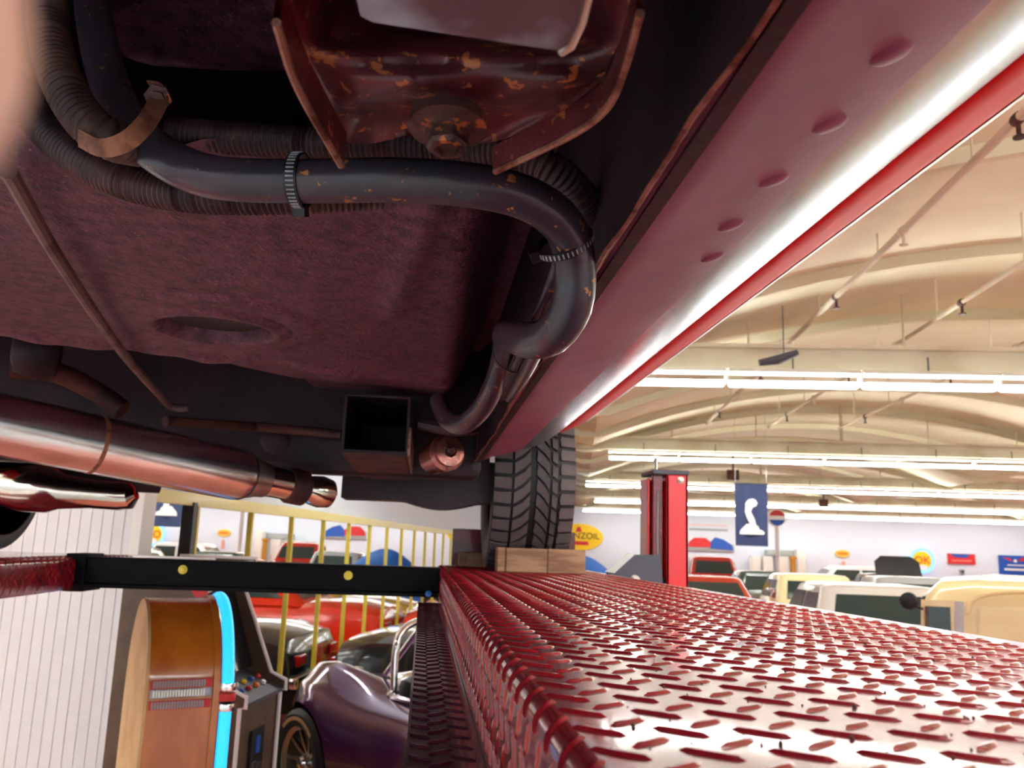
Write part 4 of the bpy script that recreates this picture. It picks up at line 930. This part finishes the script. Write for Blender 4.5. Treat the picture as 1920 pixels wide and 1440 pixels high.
nm_.polygons.foreach_set('use_smooth', [True]*len(nm_.polygons)); nm_.set_sharp_from_angle(angle=R(62))
mb = MB(); mb.rbox(-.60, .40, -.54, .54, .20, .40, .03); tub = mb.build('cockpit_tub', m_inter, cob, local=True)
for y in (-.28, .28):
    mb = MB(); mb.rbox(-.52, -.02, y-.22, y+.22, .38, .50, .05); mb.rbox(-.58, -.42, y-.22, y+.22, .45, .92, .06); mb.build('seat', m_dark, cob, True, local=True)
mb = MB(); ring = rrect(-.64, .44, .58, 6, .18); mb.tube([V((x, y, .80+.03*abs(y))) for x, y in ring], .022, 8, closed=True); mb.build('cockpit_trim', m_pur, cob, True, local=True)
yh = s_near*.28
hp = spline([V((-.62, yh+.20, .78)), V((-.63, yh+.20, 1.05)), V((-.64, yh+.15, 1.19)), V((-.64, yh, 1.25)), V((-.64, yh-.15, 1.19)), V((-.63, yh-.20, 1.05)), V((-.62, yh-.20, .78))], .03)
mb = MB(); mb.tube(hp, .024, 12); mb.tube([V((-.64, yh, 1.22)), V((-1.05, yh, .86))], .02, 12); mb.build('roll_hoop', m_chrome, cob, True, local=True)
mb = MB(); mb.prism([V((.46, -.50, .82)), V((.46, .50, .82)), V((.34, .46, 1.10)), V((.34, -.46, 1.10))], (.006, 0, 0)); ws = mb.build('windscreen', M('clear glass', S(200, 214, 214), .03, 0, 0, trans=.9), cob, local=True)
mb = MB(); mb.tube([V((.46, -.51, .80)), V((.34, -.47, 1.10)), V((.34, .47, 1.10)), V((.46, .51, .80))], .010, 8); mb.build('screen_frame', m_chrome, cob, True, local=True)
q_ = rrect(.0, .28, .14, 5, .06); mb = MB(); mb.prism([V((.20+.1*x, s_near*.60, .84+y+.14)) for x, y in [(a[1]*3, a[0]) for a in q_]], (0, .005, 0)); mb.build('side_curtain', M('clear glass', S(200, 214, 214), .03), cob, local=True)
for x in (-1.14, 1.14):
    for s_ in (1, -1):
        t = bpy.data.objects.new('wheel', None); col.objects.link(t); t.parent = cob; t.location = (x, s_*.73, .335)
        mb = MB(); mb.lathe([(.215, .05*s_), (.228, .13*s_), (.24, .137*s_), (.30, .145*s_), (.33, .12*s_), (.335, .08*s_), (.335, -.12*s_), (.25, -.13*s_)], (0, 0, 0), (0, 1, 0), 48, caps=False); mb.build('tyre', m_tyre2, t, True, local=True)
        mb = MB(); mb.lathe([(.222, .130*s_), (.226, .12*s_), (.20, .10*s_), (.195, -.05*s_), (.0, -.05*s_)], (0, 0, 0), (0, 1, 0), 48, caps=False); mb.build('rim', m_zinc, t, True, local=True)
        sp_ = MB()
        for k in range(10):
            a_ = 2*math.pi*k/10; u_ = V((math.cos(a_), 0, math.sin(a_))); w_ = V((-math.sin(a_), 0, math.cos(a_)))
            sp_ = MB(); sp_.prism([u_*.03-w_*.014+V((0, s_*.05, 0)), u_*.2-w_*.010+V((0, s_*.09, 0)), u_*.2+w_*.010+V((0, s_*.09, 0)), u_*.03+w_*.014+V((0, s_*.05, 0))], (0, -s_*.02, 0)); sp_.build('spoke', m_zinc, t, local=True)
        mb = MB(); mb.lathe([(.05, .03*s_), (.05, .08*s_), (.03, .11*s_), (0, .115*s_)], (0, 0, 0), (0, 1, 0), 16); mb.build('hub', m_chrome, t, True, local=True)
        mb = MB(); mb.lathe([(.262, .1415*s_), (.262, .1465*s_), (.285, .1480*s_), (.285, .1425*s_)], (0, 0, 0), (0, 1, 0), 48)
        keep = [f for f in mb.f if len(f) == 4 and sum(mb.v[i][2] for i in f)/4 > .19]; mb.f = keep; mb.m = [0]*len(keep); mb.build('sidewall_script', m_pale, t, local=True)
mb = MB(); mb.lathe([(.045, -.01), (.05, .01), (.03, .02), (0, .02)], V((-1.5, s_near*.25, .83)), (0, 0, 1), 16); mb.build('fuel_cap', m_chrome, cob, True, local=True)
for s_ in (1, -1):
    mb = MB(); lamp(mb, V((-1.90, s_*.42, .58)), V((-1, 0, 0)), .045); mb.build('tail_light', m_tailc, cob, True, local=True)
    mb = MB(); lamp(mb, V((1.86, s_*.46, .60)), V((1, 0, .2)), .09); mb.build('headlight', m_headc, cob, True, local=True)

# ================================================================== SIGNS AND POSTERS
def face_pts(c, pts, rz=None):                   # flat art on a plane facing us (-BB): (right, up) metres about c
    return [c+AA*x+V((0, 0, z)) for x, z in pts]
def ell(rx, rz_, n=28, x=0, z=0, a0=0, a1=360): return [(x+rx*math.cos(R(a0+(a1-a0)*k/n)), z+rz_*math.sin(R(a0+(a1-a0)*k/n))) for k in range(n if a1-a0 == 360 else n+1)]
def art(parent, c, layers):
    for i, (nm, pts, m_) in enumerate(layers):
        mb = MB(); mb.prism(face_pts(c-BB*(.012+.006*i), pts), BB*.005); mb.build(nm, m_, parent)
def text(parent, s_, c, size, mat, layer=.05, sx=1.0, font_up=0):
    cu = bpy.data.curves.new('lettering', 'FONT'); cu.body = s_; cu.size = size; cu.align_x = 'CENTER'; cu.align_y = 'CENTER'; cu.extrude = .002
    ob = bpy.data.objects.new('tmp', cu); col.objects.link(ob); bpy.context.view_layer.update()
    me = bpy.data.meshes.new_from_object(ob.evaluated_get(bpy.context.evaluated_depsgraph_get())); bpy.data.objects.remove(ob)
    me.materials.clear(); me.materials.append(mat); me.name = 'lettering'
    o = bpy.data.objects.new('lettering', me); col.objects.link(o); o.parent = parent; o.location = c-BB*layer-parent.location; o.rotation_euler = (R(90), 0, BANG); o.scale = (sx, 1, 1); return o
BW = B1
def px2m(b): p = PB(1500, 1000, b); q_ = PB(1600, 1000, b); return (q_-p).length/100
K = px2m(BW-.1)
def sign(name, label, cat, px, py, b, w_, h_, mat, shape='rect'):
    c = PB(px, py, b); o = thing(name, label, cat, c)
    pts = ell(w_/2, h_/2) if shape == 'oval' else [(-w_/2, -h_/2), (w_/2, -h_/2), (w_/2, h_/2), (-w_/2, h_/2)]
    mb = MB(); mb.prism(face_pts(c, pts), BB*.06); mb.build('board', mat, o); return o, c
o, c = sign('oval_sign', 'yellow oval oil sign on the white wall right of the tyre', 'sign', 1085, 1007, BW-.08, 96*K, 52*K, m_yelp, 'oval')
text(o, 'PENNZOIL', c+V((0, 0, 2*K)), 17*K, m_dark, .02); art(o, c, [('red_bell', [(-6*K, 10*K), (6*K, 10*K), (3*K, 20*K), (-3*K, 20*K)], m_redp), ('red_bar', [(-20*K, -15*K), (20*K, -15*K), (18*K, -8*K), (-18*K, -8*K)], m_redp)])
o, c = sign('car_poster', 'wide poster of a red and a blue car right of the lift post', 'poster', 1331, 1003, BW-.08, 92*K, 62*K, M('poster ground', S(206, 216, 226), .5))
art(o, c, [('dark_ground', [(-44*K, -31*K), (46*K, -31*K), (46*K, -18*K), (-44*K, -16*K)], m_greyp), ('red_car', [(-42*K, -24*K), (-40*K, -14*K), (-30*K, -6*K), (-8*K, -6*K), (2*K, -14*K), (4*K, -24*K)], m_redp), ('blue_car', [(0, -26*K), (2*K, -12*K), (10*K, -4*K), (26*K, -8*K), (42*K, -18*K), (44*K, -28*K)], m_blup), ('grey_lettering', [(-40*K, 8*K), (34*K, 8*K), (34*K, 12*K), (-40*K, 12*K)], m_greyp), ('pink_lettering', [(-40*K, 17*K), (34*K, 17*K), (34*K, 20*K), (-40*K, 20*K)], M('pale pink print', S(222, 190, 196), .5))])
# navy banner with a white rearing snake, hanging nearer
bB = 16.0; KB = px2m(bB); c = PB(1409, 965, bB)
ban = thing('banner', 'navy cloth banner with white rearing snake emblem, hanging below the ceiling', 'banner', c)
P = [[c+AA*((-31+62*i/10)*KB)+V((0, 0, (60-120*j/10)*KB))+BB*(.02*math.sin(i*1.1+j*.3)) for i in range(11)] for j in range(11)]
mb = MB(); mb.grid(P); mb.grid([[p_+BB*.004 for p_ in r_] for r_ in P]); mb.build('cloth', m_navy, ban, True)
def kb(pts): return [(x*KB, z*KB) for x, z in pts]
cc = c-BB*.02
art(ban, cc, [('snake_coil', kb([(-24, -38), (22, -38), (24, -34), (20, -30), (14, -28), (12, -22), (4, -18), (-10, -18), (-16, -24), (-22, -30)]), m_wht),
              ('snake_body', kb([(-4, -18), (8, -20), (5, -8), (0, 2), (-3, 10), (-12, 14), (-13, 4), (-9, -8)]), m_wht),
              ('snake_hood', kb([(-13, 6), (-12, 22), (-6, 29), (2, 31), (8, 28), (11, 22), (8, 16), (2, 14), (-2, 6)]), m_wht)])
mb = MB(); mb.tube([c+AA*(-33*KB)+V((0, 0, 61*KB)), c+AA*(33*KB)+V((0, 0, 61*KB))], .012, 8)
for s_ in (-1, 1): mb.tube([c+AA*(s_*30*KB)+V((0, 0, 61*KB)), c+AA*(s_*30*KB)+V((0, 0, vault(ab(c)[0]+s_*30*KB)-c.z))], .004, 6)
mb.build('hanging_rod', m_zinc, ban)
# round red-white-blue sign on a pole
bP = 27.0; KP = px2m(bP); c = PB(1456, 971, bP); o = thing('pole_sign', 'round red, white and blue sign on a tall white pole beside the banner', 'sign', V((c.x, c.y, 0)))
mb = MB(); mb.lathe([(.0, -.05), (17*KP, -.05), (17*KP, .05), (0, .05)], c, BB, 28); mb.build('disc', m_wht, o)
art(o, c-BB*.05, [('red_half', [(x*KP, z*KP) for x, z in ell(15, 15, 20, 0, 0, 15, 165)], m_redp), ('blue_half', [(x*KP, z*KP) for x, z in ell(15, 15, 20, 0, 0, 195, 345)], m_blup)])
mb = MB(); mb.tube([V((c.x, c.y, 0)), c-V((0, 0, 15*KP))], .06, 12); mb.lathe([(.3, 0), (.3, .03), (.08, .06)], V((c.x, c.y, 0)), (0, 0, 1), 20); mb.build('pole', m_wht, o)
# bits of equipment against the back wall
for nm, lab, cat, px0, px1, py0, py1, m_ in (('wall_unit', 'grey air unit on the back wall behind the sign pole', 'wall unit', 1436, 1490, 1031, 1041, m_greyp),):
    p0 = PB(px0, py1, BW-.3); p1 = PB(px1, py0, BW-.3); mb = MB(); mb.obox(p0, AA*((px1-px0)*K), BB*.25, V((0, 0, (py1-py0)*K))); mb.box(0, 0, 0, 0, 0, 0) if 0 else None
    o = thing(nm, lab, cat, p0); mb.build('casing', m_, o)
    for k in range(3): mb = MB(); mb.obox(p0-BB*.02+AA*.1+V((0, 0, (2+2.6*k)*K)), AA*((px1-px0)*K-.2), BB*.02, V((0, 0, .6*K))); mb.build('louvre', m_fix, o)
for k, (px0, px1, lab) in enumerate(((1409, 1426, 'leftmost tall white cabinet at the back wall'), (1431, 1449, 'middle tall white cabinet at the back wall'), (1458, 1478, 'tall white cabinet left of the golden column'), (1495, 1510, 'narrow white cabinet right of the golden column'))):
    p0 = PB(px0, 1045, BW-.7); wd_ = (px1-px0)*K; o = thing('tall_cabinet', lab, 'cabinet', V((p0.x, p0.y, 0))+AA*wd_/2, 0, 'white cabinets at the back wall')
    zt = PB(px0, 1043 if k < 3 else 1030, BW-.7).z; mb = MB(); mb.obox(V((p0.x, p0.y, 0)), AA*wd_, BB*.5, V((0, 0, zt))); mb.build('body', m_fix, o)
    mb = MB(); mb.obox(V((p0.x, p0.y, .1))+AA*.03-BB*.02, AA*(wd_-.06), BB*.02, V((0, 0, zt-.15))); mb.build('door', m_fix, o)
    mb = MB(); mb.obox(V((p0.x, p0.y, zt*.5))+AA*(wd_-.09)-BB*.04, AA*.02, BB*.02, V((0, 0, .15))); mb.build('handle', m_zinc, o)
p0 = PB(1487, 1060, BW-1.1); zt = PB(1487, 1043, BW-1.1).z; mb = MB(); mb.lathe([(.15, 0), (.15, .1), (.11, .14), (.11, zt-.14), (.15, zt-.1), (.15, zt)], V((p0.x, p0.y, 0)), (0, 0, 1), 16); tag(mb.build('gold_column', M('gold', S(206, 150, 60), .4, .4), smooth=True), 'golden column between white cabinets at the back wall', 'column')
o, c = sign('small_oval_sign', 'small yellow oval sign over a faint red strip on the back wall', 'sign', 1580, 1038, BW-.08, 27*K, 14*K, M('yellow gold print', S(240, 196, 70), .5), 'oval')
art(o, c, [('orange_bar', [(-9*K, -2*K), (9*K, -2*K), (9*K, 2*K), (-9*K, 2*K)], m_orap)])
mb = MB(); mb.prism(face_pts(c, [(-3*K, -31*K), (3*K, -31*K), (4*K, -14*K), (-2*K, -14*K)]), BB*.03); mb.build('red_strip', M('faded red print', S(226, 160, 144), .6), o)
# round neon sign
c = PB(1729, 1051, BW-.12); o = thing('neon_sign', 'round yellow sign with red letters ringed by pale blue neon', 'neon sign', c)
mb = MB(); mb.lathe([(0, 0), (17*K, 0), (17*K, .08), (0, .08)], c, BB, 32); mb.build('disc', m_yelp, o)
mb = MB(); mb.tube(face_pts(c-BB*.03, [(x*K, z*K) for x, z in ell(21, 21, 40)]), 1.9*K, 8, closed=True); mb.build('neon_ring', m_neon, o, True)
text(o, 'OK', c+V((0, 0, 0)), 20*K, m_redp, .02); art(o, c, [('white_foot', [(x*K, z*K) for x, z in ell(9, 5, 16, 1, -13)], m_wht)])
o, c = sign('red_blue_sign', 'red sign with a blue top, right of the round neon sign', 'sign', 1803, 1048, BW-.08, 50*K, 19*K, m_redp)
art(o, c, [('blue_top', [(-22*K, 9*K), (-12*K, 3*K), (8*K, 2*K), (16*K, 9*K)], m_blup), ('lettering_bar', [(-18*K, -5*K), (18*K, -5*K), (18*K, -2*K), (-18*K, -2*K)], M('pale red print', S(236, 120, 110), .5))])
c = PB(1804, 1073, BW-.08); o = thing('wall_emblem', 'small grey shield emblem on the wall under the red sign', 'emblem', c); mb = MB(); mb.prism(face_pts(c, [(x*K, z*K) for x, z in ((-5, 5), (5, 5), (4, -3), (0, -6), (-4, -3))]), BB*.03); mb.build('shield', m_greyp, o); art(o, c, [('dark_mark', [(x*K, z*K) for x, z in ((-2, 3), (3, 3), (2, -3), (0, -1))], m_dark)])
o, c = sign('blue_flag', 'blue flag with red wings and white lettering at the far right wall', 'flag', 1905, 1061, BW-.08, 60*K, 38*K, m_blup)
art(o, c, [('red_wing', [(-24*K, 15*K), (-10*K, 14*K), (-6*K, 8*K), (-14*K, 10*K)], m_redp), ('red_wing', [(4*K, 9*K), (10*K, 15*K), (26*K, 16*K), (12*K, 9*K)], m_redp), ('white_badge', [(x*K, z*K) for x, z in ell(3, 3, 12, -1, 9)], m_wht), ('script_line', [(-16*K, 0), (20*K, 0), (20*K, 2*K), (-16*K, 2*K)], m_wht), ('script_line', [(-22*K, -9*K), (26*K, -9*K), (26*K, -5*K), (-22*K, -5*K)], m_wht)])

# ================================================================== THE FINGER AT THE LENS
q_ = spline([PD(-500, -800, .07), PD(-330, -250, .052), PD(-258, 20, .046), PD(-250, 220, .046), PD(-268, 430, .046)], .0012)
n_ = len(q_); rs = []
for i, p_ in enumerate(q_):
    t = i/(n_-1); r_ = .0092-.0012*t+.0006*math.exp(-((t-.45)/.08)**2)
    e = max(0, (t-.80)/.20); rs.append(r_*math.sqrt(max(.0, 1-e*e*.97)))
mb = MB(); mb.tube(q_, rs, 24); fg = mb.build('finger', m_skin, smooth=True, ang=80); tag(fg, 'blurred pink fingertip held over the left edge of the lens', 'finger')
